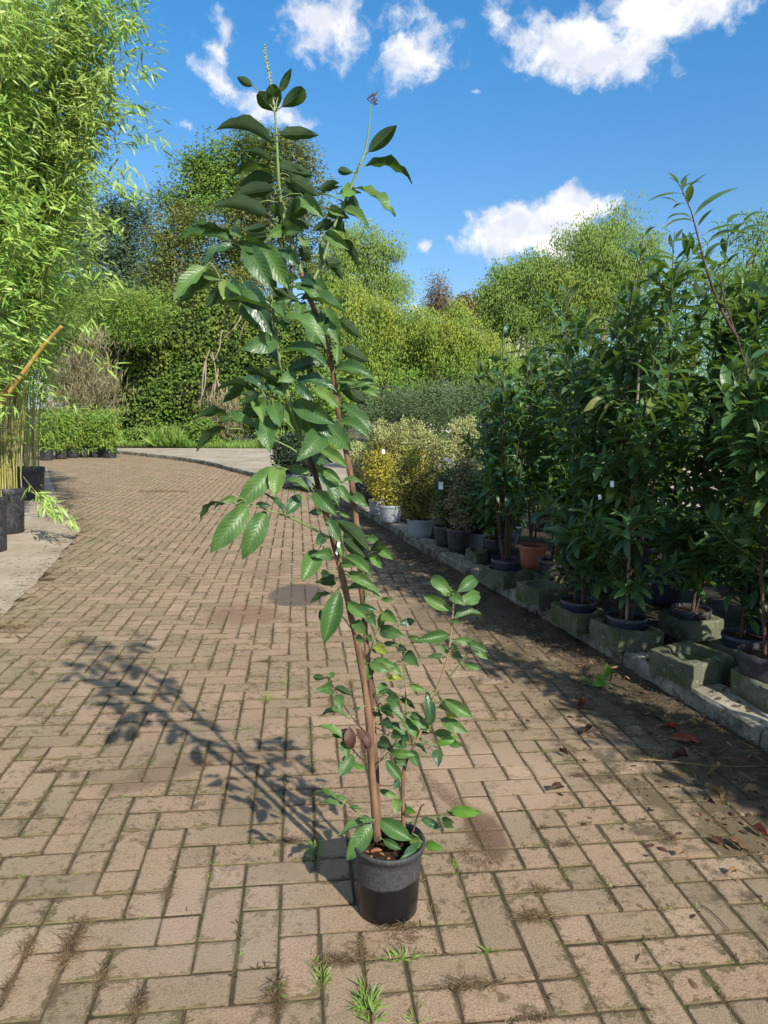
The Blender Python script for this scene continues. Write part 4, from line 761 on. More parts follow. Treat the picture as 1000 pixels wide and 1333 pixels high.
def pot(kind, c, z, rt, h, mat, label, cat='pot', rim=True, taper=.78, tilt=None, soil=True, parent=None, group=None):
    """builds the pot as parts under its plant (parent) or as a thing of its own"""
    root = parent
    if root is None: root = empty(kind, (c[0], c[1], z), label=label, cat=cat, group=group)
    b = MB(); rb = rt*taper; t_ = .004+rt*.02; rh = h*.13 if rim else h*.04
    prof = [(0, .003), (rb*.93, 0), (rb, h*.03)]+[(rb+(rt*.965-rb)*k/4, h*.03+(h-rh-h*.03)*k/4) for k in range(1, 5)]+([(rt, h-rh), (rt, h-rh*.1)] if rim else [(rt*.99, h-rh)])+[(rt*.985, h), (rt*.985-t_, h), (rt*.965-t_, h*.82)]
    b.lathe((c[0], c[1], z), prof, 32, wob=.006); me = b.obj('pot', M[mat], root, True)
    shade_sharp(me, 50)
    if soil:
        b = MB(); b.lathe((c[0], c[1], z), [(0, h*.88), (rt*.5, h*.89), (rt*.955-t_, h*.86)], 20); b.obj('potting_soil', M['potting'], root, kind='stuff')
    if tilt:
        for ch in root.children: pass
    return root

# ------------------------------------------------------------------ the laurels of the row
LT = {}
for v_ in range(6):
    V, Fq, UV = leaf_grid(ratio=.29+.03*(v_ % 3), nl=6, nc=2, bow=(.05, .10, .16)[v_ % 3], fold=.16, twist=(.2, -.2)[v_ % 2], shape=.88, tip=.2, seed=v_); LT[v_] = (V, Fq, UV)
LTM = {(k_, v_): np_mesh('leaf', LT[v_][0], LT[v_][1], LT[v_][2], M['row%d' % k_], True) for v_ in LT for k_ in range(3)}
def bend_path(p0, p1, n=14, sway=.06, r=random):
    p0, p1 = np.asarray(p0, float), np.asarray(p1, float); a, b = r.uniform(0, 6.28), r.uniform(0, 6.28); out = []
    for i in range(n+1):
        t = i/n; s = math.sin(t*math.pi)*sway; out.append(p0+(p1-p0)*t+np.array([math.cos(a+t*2.2)*s, math.sin(a+t*2.2)*s, 0])+np.array([math.cos(b+t*9), math.sin(b+t*9), 0])*sway*.12*min(1, t*4))
    return np.array(out)
def laurel(c, z0, H, seed, label, potspec=None, stems=3, spread=.16, nleaf=620, nsingle=190, leaf=.135, mainstems=None, low=.22, shoots=26, traced=(), cat='potted plant', name='potted_laurel', group='laurels in the row by the kerb', bark='bark_dark', shl=.34):
    nleaf = int(nleaf*1.35); shoots = int(shoots*1.6)
    r = random.Random(seed); rg = np.random.default_rng(seed); root = empty(name, (c[0], c[1], z0), label=label, cat=cat, group=group)
    if potspec: pot('pot', c, z0, potspec[1], potspec[2], potspec[0], None, rim=True, taper=.8, parent=root); base = z0+potspec[2]*.85
    else: base = z0
    paths = [np.array(s) for s in (mainstems or [])]
    for k in range(stems-len(paths)):
        a = r.uniform(0, 6.28); hh = H*(1 if k == 0 else r.uniform(.72, .97)); q = spread*r.uniform(.3, 1)
        paths.append(bend_path((c[0]+.03*math.cos(a), c[1]+.03*math.sin(a), base), (c[0]+q*math.cos(a), c[1]+q*math.sin(a), hh), 16, .05, r))
    att = []   # (pos, direction, weight)
    for P in paths:
        b = MB(); n = len(P); rad = np.linspace(.0088, .0022, n)*r.uniform(.8, 1.15); b.tube(P, rad, 7); b.obj('stem', M[bark], root, True)
    tw = MB()
    for k in range(shoots):
        q_i = r.randrange(len(paths)); q_i = q_i if not (mainstems and q_i == 1) else 0; P = paths[q_i]; t = r.uniform(low*.6, .93 if not (mainstems and q_i == 0) else .6); i = t*(len(P)-1); j = int(i); p = P[j]+(P[min(j+1, len(P)-1)]-P[j])*(i-j)
        a = r.uniform(0, 6.28); ln = r.uniform(.4, 1)*shl*(1.15-.6*t); e = p+np.array([math.cos(a)*ln*.8, math.sin(a)*ln*.8, ln*r.uniform(.35, .9)])
        m_ = (p+e)/2+np.array([math.cos(a), math.sin(a), -.3])*.03; Q = np.array([p, m_, e]); tw.tube(Q, [.004, .003, .0018], 5)
        att.append((Q, 1.0*ln/.3))
    tw.obj('side_shoots', M['green_stem'], root, True, kind='stuff')
    for P in paths:
        i0 = int(len(P)*.45); w_ = .18 if mainstems and any(P is q_ for q_ in paths[:len(mainstems)]) else 1; att.append((P[i0:], 1.35*w_)); att.append((P[int(len(P)*low):i0+1], .6*w_))
    tot = sum(w for _, w in att); locs = []; dirs = []; nrms = []; scl = []
    for Q, w in att:
        m = max(3, int(nleaf*w/tot)); seglen = len(Q)-1; ph = r.uniform(0, 6.28)
        for k in range(m):
            t = (k+.5)/m; i = t*seglen; j = min(int(i), seglen-1); p = Q[j]+(Q[j+1]-Q[j])*(i-j); ax = Q[j+1]-Q[j]; ax = ax/np.linalg.norm(ax)
            ang = ph+k*2.4+r.uniform(-.4, .4); u_ = np.cross(ax, [0.3, .2, 1.0]); u_ /= np.linalg.norm(u_)+1e-9; v2 = np.cross(ax, u_); out = math.cos(ang)*u_+math.sin(ang)*v2
            up = r.uniform(.05, .75)+(.5 if t > .85 else 0); d = out+ax*up+np.array([0, 0, -.18*r.random()]); d /= np.linalg.norm(d)
            locs.append(p+d*.012); dirs.append(d); nn = np.array([0, 0, 1.])+.35*rg.normal(size=3)+ax*.3; nrms.append(nn); scl.append(leaf*r.uniform(.65, 1.15)*(1 if t < .9 else .75))
    for (b0, t0, w_) in traced:
        D = np.array(t0)-np.array(b0); locs.append(np.array(b0)); dirs.append(D/np.linalg.norm(D)); nrms.append(np.array([0, -.25, 1.0])); scl.append(np.linalg.norm(D))
    locs = np.array(locs); dirs = np.array(dirs); nrms = np.array(nrms); scl = np.array(scl); R = frames(dirs, nrms)
    # the leaves that show largest become parts, the rest one mass
    key = []
    for k in range(len(locs)):
        x, y, D = PX(locs[k]); inside = D > .2 and -20 < x < 1020 and -20 < y < 1350
        key.append((0 if inside else 1)*10-(scl[k]/max(D, .2))*10-(k >= len(locs)-len(traced))*9+.35*np.linalg.norm(locs[k][:2]-ORG[:2]))
    order = np.argsort(key); sing = [k for k in order[:nsingle] if key[k] < 9]; rest = np.array([k for k in order if k not in set(sing)], int)
    for k in sing:
        o = bpy.data.objects.new('leaf', LTM[(seed % 3, r.randrange(6))]); COL.objects.link(o); o.parent = root; s_ = scl[k]
        Rm = R[k]*s_; p = locs[k]; o.matrix_basis = Matrix(((*Rm[0], p[0]-c[0]), (*Rm[1], p[1]-c[1]), (*Rm[2], p[2]-z0), (0, 0, 0, 1)))
    if len(rest):
        tv = rest[:]; scatter('foliage', LT[seed % 6], locs[tv], R[tv], scl[tv], M['row%d' % (seed % 3)], root, True, kind='stuff')
    return root

def mid(c): return np.array(c)
c5, c4, c3, c1, c7, c6, c8 = tc_[1][0], tc_[2][0], tc_[5][0], tc_[4][0], tc_[6][0], tc_[8][0], tc_[7][0]
PN = ('pot_navy', .115, .19); PK = ('pot_black', .115, .19)
laurel(c1, .15, 2.05, 101, 'twiggy laurel with bare brown stems in the wide navy pot, farthest of the troughs', ('pot_navy', .118, .15), stems=7, spread=.26, nleaf=430, nsingle=150, low=.46, shoots=20)
tp = G(693, 738, .1); laurel(tp, .10, 2.35, 102, 'laurel in the terracotta pot', ('terracotta', .125, .20), stems=6, spread=.22, nleaf=480, nsingle=120, low=.45, shoots=24)
laurel(c3, .145, 2.25, 103, 'leafy laurel in a black pot between the terracotta pot and the green stained trough', ('pot_black', .10, .16), stems=4, spread=.26, nleaf=640, nsingle=170, low=.25)
laurel(c4, .125, 2.50, 104, 'dense laurel standing in the green stained trough left of the staked one', ('pot_navy', .112, .14), stems=4, spread=.28, nleaf=800, nsingle=230, low=.1, shoots=30)
r5 = laurel(c5, .125, 2.42, 105, 'laurel tied to a straight stake, leafy down to its navy pot', ('pot_navy', .118, .15), stems=4, spread=.24, nleaf=860, nsingle=260, low=.06, shoots=34)
b = MB(); b.tube([(c5[0]-.02, c5[1]-.06, .2), (c5[0]-.035, c5[1]-.05, 1.0), (c5[0]-.04, c5[1]-.05, 1.75)], [.008, .008, .0075], 8, True); b.obj('stake', M['bark_pale'], r5, True)
laurel(c6, .12, 2.42, 106, 'tall laurel with a red brown dead leaf standing in the shaded trough', ('pot_black', .12, .15), stems=4, spread=.30, nleaf=820, nsingle=200, low=.12)
laurel(c7, .12, 2.22, 107, 'laurel in the navy pot of the long trough behind the empty one', ('pot_navy', .125, .16), stems=4, spread=.26, nleaf=760, nsingle=220, low=.08)
y8 = 3.35
ms = [[A(1032, 850, y8), A(1022, 740, y8), A(1008, 665, y8), (A(997, 615, y8)), A(985, 545, y8), A(972, 480, y8), A(960, 440, y8), A(946, 400, y8), A(935, 355, y8)],
      [A(960, 440, y8), A(940, 405, y8), A(927, 372, y8), A(918, 345, y8), A(908, 305, y8), A(900, 275, y8), A(885, 240, y8)]]
tr8 = []
def t8(rows):
    for (a, b_, c_, d_) in rows: tr8.append((A(820+a/5.555, 200+b_/5.555, y8), A(820+c_/5.555, 200+d_/5.555, y8+random.uniform(-.04, .04)), .03))
t8([(360, 285, 130, 345), (350, 365, 210, 320), (400, 360, 310, 400), (355, 225, 275, 135), (355, 225, 275, 175), (365, 215, 440, 140), (375, 250, 535, 200), (400, 280, 565, 140), (470, 440, 790, 245), (460, 490, 245, 545), (500, 570, 380, 630), (440, 600, 500, 640), (550, 575, 800, 515), (560, 650, 880, 600), (480, 700, 560, 640), (540, 770, 720, 640), (580, 500, 640, 520), (480, 780, 320, 940), (580, 960, 390, 880), (600, 780, 760, 850), (700, 1020, 780, 1160), (820, 500, 1000, 430), (700, 510, 850, 450), (800, 575, 1000, 530), (760, 690, 940, 760), (520, 760, 440, 710), (330, 780, 60, 820), (340, 760, 120, 690)])
laurel(c8, .13, 2.08, 108, 'big laurel leaning from the right edge, its reddish trunk and tip above the rest', ('pot_black', .14, .2), stems=4, spread=.25, nleaf=620, nsingle=200, mainstems=ms, traced=tr8, low=.4, leaf=.13)
# second rank and the ones that carry on past the frame, whose shade falls on the paving
back = [((1.62, 6.25), 2.4, 'laurel in the second rank behind the terracotta pot', 60), ((1.75, 5.3), 2.5, 'laurel in the second rank behind the dense laurel', 60), ((2.05, 5.0), 2.52, 'laurel in the second rank behind the staked laurel', 60),
        ((2.55, 4.6), 2.42, 'laurel in the second rank behind the shaded trough', 60), ((2.65, 3.95), 2.2, 'laurel in the second rank behind the long trough', 60), ((1.05, 6.6), 2.0, 'slim laurel behind the small stone block', 60), ((1.35, 7.4), 2.1, 'laurel at the far end of the row behind the white pot', 40),
        ((2.35, 6.3), 2.4, 'laurel in the third rank, seen through the row', 0), ((3.2, 4.8), 2.35, 'laurel in the third rank by the right edge', 0), ((1.9, 8.3), 2.2, 'laurel far behind the row above the cream shrubs', 0),
        ((2.9, 5.6), 2.45, 'laurel in the third rank behind the staked laurel', 0), ((3.3, 3.6), 2.3, 'laurel in the third rank behind the near trough', 0), ((2.6, 7.4), 2.5, 'laurel in the last rank of the row', 0), ((3.6, 6.4), 2.7, 'laurel in the last rank towards the right edge', 0),
        ((1.95, 2.2), 2.1, 'laurel at the near end of the row beside the kerb', 0), ((2.35, 2.75), 2.5, 'laurel behind the near end of the row', 0), ((2.30, 1.35), 1.9, 'small laurel at the start of the row', 0)]
for k, ((x, y), H, lab, ns) in enumerate(back):
    laurel((x, y), .10, H, 200+k, lab, PK if k % 2 else PN, stems=4, spread=.30, nleaf=700 if k < 14 else 520, nsingle=ns, low=.08, shoots=26)
# ------------------------------------------------------------------ foliage in clumps
def blobs_at(rows, Y, deep=.9, dy=0):
    out = []
    for row in rows:
        px, py, rx, ry = row[:4]; yy = Y+(row[4] if len(row) > 4 else 0); c = A(px, py, yy); s = yy/F_PX*1.03
        out.append((c, np.array([rx*s, max(rx, ry)*s*deep, ry*s])))
    return out
def cloud_pts(blobs, n, clump, rg, per=14, shell=2.4, flat=1.0):
    w = np.array([(b[1].prod())**(.62) for b in blobs]); w /= w.sum(); nc = max(1, n//per)
    bi = rg.choice(len(blobs), nc, p=w); d = rg.normal(size=(nc, 3)); d /= np.linalg.norm(d, axis=1)[:, None]
    rad = rg.random(nc)**(1/shell); C = np.array([b[0] for b in blobs])[bi]; S = np.array([b[1] for b in blobs])[bi]
    cc = C+d*rad[:, None]*S; cs = clump*rg.uniform(.5, 1.6, nc); k = rg.integers(0, nc, n)
    o = rg.normal(size=(n, 3)); o /= np.linalg.norm(o, axis=1)[:, None]; q = o*(rg.random(n)**.38)[:, None]*1.7
    P = cc[k]+q*cs[k][:, None]*np.array([1, 1, flat]); return P, o+d[k]*.35
def leafcloud(name, blobs, n, size, mat, parent, rg, tmpl=RHOMB, clump=.3, mode='rand', ratio=.55, per=14, shell=2.4, flat=.8, zmin=None, kind='stuff', **kw):
    P, out = cloud_pts(blobs, n, clump, rg, per, shell, flat)
    if zmin is not None: m_ = P[:, 2] > zmin; P = P[m_]; out = out[m_]
    n = len(P); D = rg.normal(size=(n, 3)); Nn = rg.normal(size=(n, 3))*.7
    if mode == 'hang': D = D*.45+np.array([0, 0, -1.]); Nn = Nn+np.array([.3, -1.0, .3])
    elif mode == 'up': D = D*.5+np.array([0, 0, 1.]); Nn = Nn+np.array([0, -1, .3])
    elif mode == 'wall': D = D*.8+np.array([0, 0, -.6]); Nn = Nn*.8+np.array([.35, -1.0, .7])
    elif mode == 'bamboo': D[:, 2] = D[:, 2]*.35-.45; Nn = Nn*.6+np.array([0, -.35, 1.0])
    else: D[:, 2] *= .6; Nn = Nn+np.array([.2, -.4, .9])
    if mode != 'bamboo' and mode != 'up': Nn = Nn*.75+out*.95
    R = frames(D, Nn); s = size*rg.uniform(.6, 1.25, n)
    sc = np.stack([s, s*ratio if tmpl is RHOMB else s, s], 1)
    return scatter(name, tmpl, P, R, sc, mat, parent, False, kind=kind, **kw)
def limbs(base, top, blobs, r, rad, n=7, mat='bark_far', parent=None, name='trunk', bend=.3):
    """tapered trunk and the limbs that reach into the crown"""
    path = bend_path(base, top, 14, bend, r); b = MB(); b.tube(path, np.linspace(rad, rad*.22, len(path)), 9); b.obj(name, M[mat], parent, True)
    for k in range(n):
        c, s = blobs[k % len(blobs)]; j = r.randrange(int(len(path)*.3), len(path)-2); e = c+np.array([r.uniform(-.7, .7), r.uniform(-.5, .5), r.uniform(-.2, .9)])*s
        b = MB(); q = bend_path(path[j], e, 8, bend*.6, r); b.tube(q, np.linspace(rad*.42, rad*.07, len(q)), 6)
        for m in range(5):
            i = r.randrange(2, 8); v = q[i]+np.array([r.uniform(-1, 1), r.uniform(-.6, .6), r.uniform(0, 1.2)])*s*.45; b.tube(bend_path(q[i], v, 4, bend*.2, r), np.linspace(rad*.14, rad*.03, 5), 5)
        b.obj('limb', M[mat], parent, True)
def tree(name, rows, Y, n, size, mat, label, basepx, seed, toppx=None, rad=.16, bark='bark_far', mode='rand', clump=.45, ratio=.55, deep=.8, per=14, shell=2.4, nl=8, cat='tree', group='trees beyond the hedge', extra=None, flat=.8, bend=.35):
    if Y > 30: n = int(n*1.5); size *= .82; extra = [(a_, int(b_*1.5), c_, d_*.82) for a_, b_, c_, d_ in extra] if extra else None
    rg = np.random.default_rng(seed); r = random.Random(seed); bl = blobs_at(rows, Y, deep)
    if Y > 30:
        for _ in range(5*len(bl)):
            c_, s_ = bl[r.randrange(len(rows))]; d_ = np.array([r.gauss(0, 1), r.gauss(0, .6), abs(r.gauss(0, 1))*.9+.1]); d_ /= np.linalg.norm(d_); bl.append((c_+d_*s_*r.uniform(.75, 1.08), s_*r.uniform(.14, .34)*np.array([1, 1, r.uniform(.8, 1.5)])))
        bl = [(c_, s_*.86) for c_, s_ in bl[:len(rows)]]+bl[len(rows):]
    base = A(basepx[0], 560, Y); base[2] = -.06
    root = empty(name, tuple(base), label=label, cat=cat, group=group)
    tp_ = A(*(toppx or rows[0][:2]), Y); limbs(base, tp_, bl, r, rad, nl, bark, root, 'trunk', bend)
    per = int(per*5); clump = clump*1.15
    leafcloud('crown', bl, n, size, M[mat], root, rg, clump=clump, mode=mode, ratio=ratio, per=per, shell=shell, zmin=.3, flat=flat)
    if extra:
        for (rows2, n2, mat2, size2) in extra: leafcloud('leaf_sprays', blobs_at(rows2, Y-.3, deep), n2, size2, M[mat2], root, rg, clump=clump, mode=mode, ratio=ratio, per=per, zmin=.3)
    return root

# ------------------------------------------------------------------ trees behind, left to right
tree('dark_conifer', [(60, 330, 60, 70), (150, 310, 34, 40), (175, 285, 26, 22), (140, 350, 50, 45), (175, 345, 30, 34), (150, 400, 60, 40), (195, 375, 28, 26), (120, 290, 26, 20)], 46, 26000, .30, 'tree_teal', 'dark blue green tree between the tall bamboo and the thin trunked tree', (158, 0), 301, (165, 262), .3, clump=.55, ratio=.35, per=20)
tree('locust_tree', [(262, 232, 34, 22), (300, 215, 36, 26), (330, 200, 30, 22), (280, 262, 44, 26), (235, 270, 22, 26), (320, 250, 40, 34)], 38, 15000, .20, 'tree_green', 'tall airy tree with small green leaves high behind the ivy hedge', (300, 0), 302, (305, 190), .20, clump=.42, ratio=.5, per=24,
     extra=[([(225, 300, 22, 46), (270, 320, 42, 50), (320, 320, 40, 50), (245, 350, 40, 30), (330, 260, 20, 40)], 12000, 'tree_olive', .19)])
tree('seed_pod_tree', [(370, 205, 30, 32), (340, 185, 26, 16), (395, 235, 24, 34), (360, 260, 50, 50), (340, 320, 60, 50), (400, 300, 36, 50)], 37, 15000, .19, 'tree_olive', 'brown tinged tree behind the top of the tall laurel', (372, 0), 303, (372, 178), .18, clump=.4, ratio=.5, per=22)
tree('thin_trunk_tree', [(215, 330, 18, 40), (235, 300, 20, 30), (210, 380, 30, 22), (260, 370, 40, 22), (310, 380, 40, 24)], 35, 9000, .18, 'tree_olive', 'slender pale trunked tree standing clear above the ivy hedge', (222, 0), 304, (228, 270), .10, bark='bark_pale', clump=.35, per=18, bend=.2)
tree('feathery_tree', [(490, 350, 38, 36), (455, 335, 30, 30), (515, 375, 24, 28), (470, 385, 44, 30), (430, 360, 30, 40), (505, 325, 18, 16), (470, 310, 18, 12)], 42, 15000, .22, 'tree_willow', 'feathery yellow green tree with bare twig tips behind the tall laurel', (492, 0), 305, (500, 312), .2, mode='hang', clump=.45, ratio=.35, per=26)
rt = tree('arching_poplar', [(450, 430, 46, 50), (510, 425, 30, 34), (540, 440, 34, 30), (500, 470, 52, 46), (460, 490, 52, 44), (550, 480, 44, 40)], 36, 34000, .19, 'tree_lime', 'broad mass of yellow green foliage behind the tall laurel, below the feathery tree', (500, 0), 306, (500, 400), .2, mode='hang', clump=.42, ratio=.4, per=22,
     extra=[([(520, 490, 40, 40), (560, 510, 40, 20), (480, 500, 30, 30)], 7000, 'tree_green', .2)])
tree('lime_green_tree', [(590, 440, 36, 34), (600, 475, 40, 46), (630, 490, 36, 50), (565, 450, 22, 40), (650, 500, 40, 40)], 35, 24000, .18, 'tree_lime', 'yellow green bushy tree right below the house gable', (600, 0), 307, (592, 405), .16, mode='hang', clump=.38, ratio=.4, per=20,
     extra=[([(640, 500, 40, 40)], 4000, 'tree_green', .18)])
tree('wispy_tree', [(572, 385, 13, 20), (568, 400, 17, 14), (580, 410, 18, 14)], 52, 4200, .20, 'tree_brown', 'thin half bare tree rising left of the round brown tree', (573, 0), 308, (570, 358), .12, clump=.4, ratio=.4, per=12)
tree('brown_round_tree', [(608, 402, 16, 13), (600, 412, 14, 12), (618, 412, 12, 14)], 54, 6000, .26, 'tree_brown', 'small round brown leaved tree beside the house gable', (607, 0), 309, (607, 395), .16, clump=.35, per=24)
tree('birch_tree', [(664, 368, 30, 26), (650, 395, 24, 26), (690, 362, 18, 22), (675, 400, 28, 24), (645, 425, 22, 20)], 40, 15000, .20, 'tree_willow', 'rounded light green tree with pale limbs right of the house gable', (655, 0), 310, (665, 350), .18, bark='bark_pale', mode='hang', clump=.42, ratio=.42, per=24,
     extra=[([(690, 400, 30, 30)], 3500, 'tree_teal', .2)])
tree('large_willow', [(800, 330, 44, 40), (760, 345, 40, 40), (840, 335, 26, 34), (720, 385, 34, 36), (780, 380, 60, 44), (740, 420, 60, 40), (700, 430, 40, 40), (700, 480, 60, 50), (820, 400, 50, 60)], 38, 42000, .20, 'tree_willow', 'large light green willow like tree rising above the row of laurels', (770, 0), 311, (790, 300), .26, bark='bark_pale', mode='hang', clump=.5, ratio=.34, per=26,
     extra=[([(770, 395, 30, 24), (740, 370, 24, 20)], 5000, 'tree_lime', .19)])
tree('far_right_tree', [(920, 400, 80, 70), (1000, 380, 90, 80), (1080, 400, 90, 90), (900, 480, 90, 80), (1020, 500, 90, 80)], 34, 26000, .2, 'tree_green', 'green tree mostly hidden behind the laurels at the right edge', (950, 0), 312, (960, 350), .24, mode='hang', clump=.5, ratio=.4, per=24)
# low growth that closes the view under the trees
tree('hazel_thicket', [(430, 520, 60, 40), (520, 530, 60, 34), (610, 535, 60, 34), (700, 530, 70, 44), (800, 520, 80, 60), (900, 530, 90, 60)], 30, 30000, .16, 'tree_green', 'low green thicket behind the grey green shrubs', (600, 0), 313, (600, 500), .08, clump=.35, per=18, cat='bush', group='bushes along the far edge')
# ivy hedge: solid core with inside shade put into its colour, behind leaves
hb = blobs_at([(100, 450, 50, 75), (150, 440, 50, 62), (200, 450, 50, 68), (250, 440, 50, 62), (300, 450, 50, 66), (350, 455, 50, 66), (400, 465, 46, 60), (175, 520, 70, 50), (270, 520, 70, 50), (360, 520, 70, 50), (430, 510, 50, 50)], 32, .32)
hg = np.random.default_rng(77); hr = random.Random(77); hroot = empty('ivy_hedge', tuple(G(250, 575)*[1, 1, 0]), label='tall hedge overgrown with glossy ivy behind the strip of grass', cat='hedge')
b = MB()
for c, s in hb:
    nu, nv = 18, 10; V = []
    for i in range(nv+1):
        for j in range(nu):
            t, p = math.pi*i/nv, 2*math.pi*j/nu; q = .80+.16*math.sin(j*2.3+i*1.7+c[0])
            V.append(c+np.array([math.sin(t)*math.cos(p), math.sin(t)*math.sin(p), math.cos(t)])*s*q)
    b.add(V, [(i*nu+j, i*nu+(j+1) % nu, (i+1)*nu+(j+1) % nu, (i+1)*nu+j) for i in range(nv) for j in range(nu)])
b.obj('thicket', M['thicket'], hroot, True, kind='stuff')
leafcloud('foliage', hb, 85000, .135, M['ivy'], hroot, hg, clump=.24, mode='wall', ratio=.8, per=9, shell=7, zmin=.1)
# bare vine stems hanging down the hedge
vr = random.Random(9)
for (x0, y0, x1, y1) in ((273, 455, 262, 520), (274, 462, 292, 520), (276, 458, 280, 530), (268, 470, 258, 530), (296, 500, 300, 550), (284, 480, 268, 540), (290, 430, 278, 470), (325, 395, 292, 440), (282, 500, 296, 548), (278, 500, 276, 560), (312, 440, 330, 400), (286, 500, 300, 520)):
    b = MB(); b.tube(bend_path(A(x0, y0, 29.6), A(x1, y1, 29.3), 8, .12, vr), [.035, .035, .03, .03, .03, .03, .025, .02, .015], 5); b.obj('vine_stem', M['bark_pale'], hroot, True)
leafcloud('dry_twigs', blobs_at([(280, 535, 22, 24), (300, 530, 14, 26), (290, 550, 24, 16)], 29.3, .4), 2600, .28, M['reed'], hroot, hg, clump=.2, mode='hang', ratio=.1, per=10, zmin=.1)
tree('climbing_bamboo', [(190, 405, 34, 24), (150, 400, 34, 26), (110, 410, 40, 30), (165, 430, 40, 20)], 29.5, 11000, .22, 'bamboo_small', 'light green bamboo growing over the top of the ivy hedge', (140, 0), 314, (170, 395), .06, mode='bamboo', clump=.3, ratio=.16, per=20, cat='bamboo', group='bushes along the far edge')
tree('dry_reed_clump', [(100, 490, 34, 44), (120, 470, 24, 40), (85, 520, 26, 34), (130, 510, 16, 30)], 25, 4500, .34, 'reed', 'dry brown reeds behind the row of small potted bamboos', (100, 0), 315, (105, 450), .03, mode='up', clump=.3, ratio=.07, per=14, cat='reeds', group='bushes along the far edge')
# grass verge at the far edge of the concrete
gg = np.random.default_rng(5); n = 26000
x0, x1 = G(120, 585, 0)[0], 2.0
gx = gg.uniform(-16, 3, n); gy = gg.uniform(27.2, 31, n)-(gx+6)*.10; hz = .16+.22*np.clip(np.sin(gx*1.3)+np.sin(gx*3.1+gy)*.6+.4, 0, 1.5)
P = np.stack([gx, gy, np.full(n, .03)], 1); D = gg.normal(size=(n, 3))*.4+np.array([0, 0, 1]); Nn = gg.normal(size=(n, 3))+np.array([0, -1, .2]); s = hz*gg.uniform(.5, 1.4, n)
scatter('grass_verge', RHOMB, P, frames(D, Nn), np.stack([s*1.3, s*.16, s], 1), M['grass'], None, kind='stuff')
gq = []
for k in range(9): gq.append(k)
bb = blobs_at([(185, 567, 22, 10), (215, 566, 16, 12), (262, 560, 22, 16), (160, 570, 16, 8), (320, 566, 20, 8)], 28.3, .5)
wr = empty('nettle_clump', tuple(G(262, 578)*[1, 1, 0]), label='clump of bright green weeds standing in the grass below the bare vines', cat='weeds'); leafcloud('foliage', bb[2:3], 1800, .13, M['grass'], wr, gg, clump=.12, per=8, zmin=0)
wr = empty('nettle_clump', tuple(G(200, 578)*[1, 1, 0]), label='low spread of weeds in the grass right of the small bamboos', cat='weeds'); leafcloud('foliage', bb[:2]+bb[3:4], 2600, .13, M['grass'], wr, gg, clump=.12, per=8, zmin=0)

# house behind the trees
Y = 64; hz0 = A(633, 412, Y); house = empty('house', (hz0[0], Y+4, 0), label='pale gabled house glimpsed between the brown tree and the light green tree', cat='house')
xl, xr = A(560, 412, Y)[0], A(650, 412, Y)[0]; ze = A(600, 430, Y)[2]; zr = A(636, 404, Y)[2]; xm = A(640, 404, Y)[0]
b = MB(); b.add([(xl, Y, -.05), (xr+3, Y, -.05), (xr+3, Y, ze), (xm+1, Y, zr), (xl, Y, ze), (xl, Y+8, -.05), (xr+3, Y+8, -.05), (xr+3, Y+8, ze), (xm+1, Y+8, zr), (xl, Y+8, ze)],
            [(0, 1, 2, 4), (2, 3, 4, 4), (1, 6, 7, 2), (5, 0, 4, 9), (6, 5, 9, 7)]); b.obj('wall', M['wall'], house)
b = MB(); t_ = .18
for (a_, c_) in (((xl-.4, ze-.25), (xm+1, zr)), ((xm+1, zr), (xr+3.4, ze-.25))):
    b.add([(a_[0], Y-.5, a_[1]), (c_[0], Y-.5, c_[1]), (c_[0], Y+8.5, c_[1]), (a_[0], Y+8.5, a_[1]), (a_[0], Y-.5, a_[1]+t_), (c_[0], Y-.5, c_[1]+t_), (c_[0], Y+8.5, c_[1]+t_), (a_[0], Y+8.5, a_[1]+t_)], [(3, 2, 1, 0), (4, 5, 6, 7), (0, 1, 5, 4), (1, 2, 6, 5), (2, 3, 7, 6), (3, 0, 4, 7)])
b.obj('roof', M['rooftile'], house)
for xw in (A(596, 470, Y)[0], A(622, 470, Y)[0]):
    b = MB(); zc = A(600, 462, Y)[2]
    for (dx, dz, hx, hz_) in ((-.55, 0, .06, .75), (.55, 0, .06, .75), (0, .72, .5, .06), (0, -.72, .5, .06), (0, 0, .04, .66)): b.box((xw+dx, Y-.03, zc+dz), (hx, .05, hz_))
    fr = b.obj('window', M['timber_frame'], house); b = MB(); b.box((xw, Y-.01, zc), (.49, .012, .66)); p_ = link('pane', b.mesh('pane', M['glass'])); p_.parent = fr
# overhead wires
b = MB(); b.tube([A(430, 394, 58), A(500, 402, 58), A(555, 405, 58), A(640, 411, 58), A(720, 414, 58)], .03, 5); tag(b.obj('overhead_wire', M['cable']), 'thin dark overhead wire crossing the gap between the trees', 'wire')

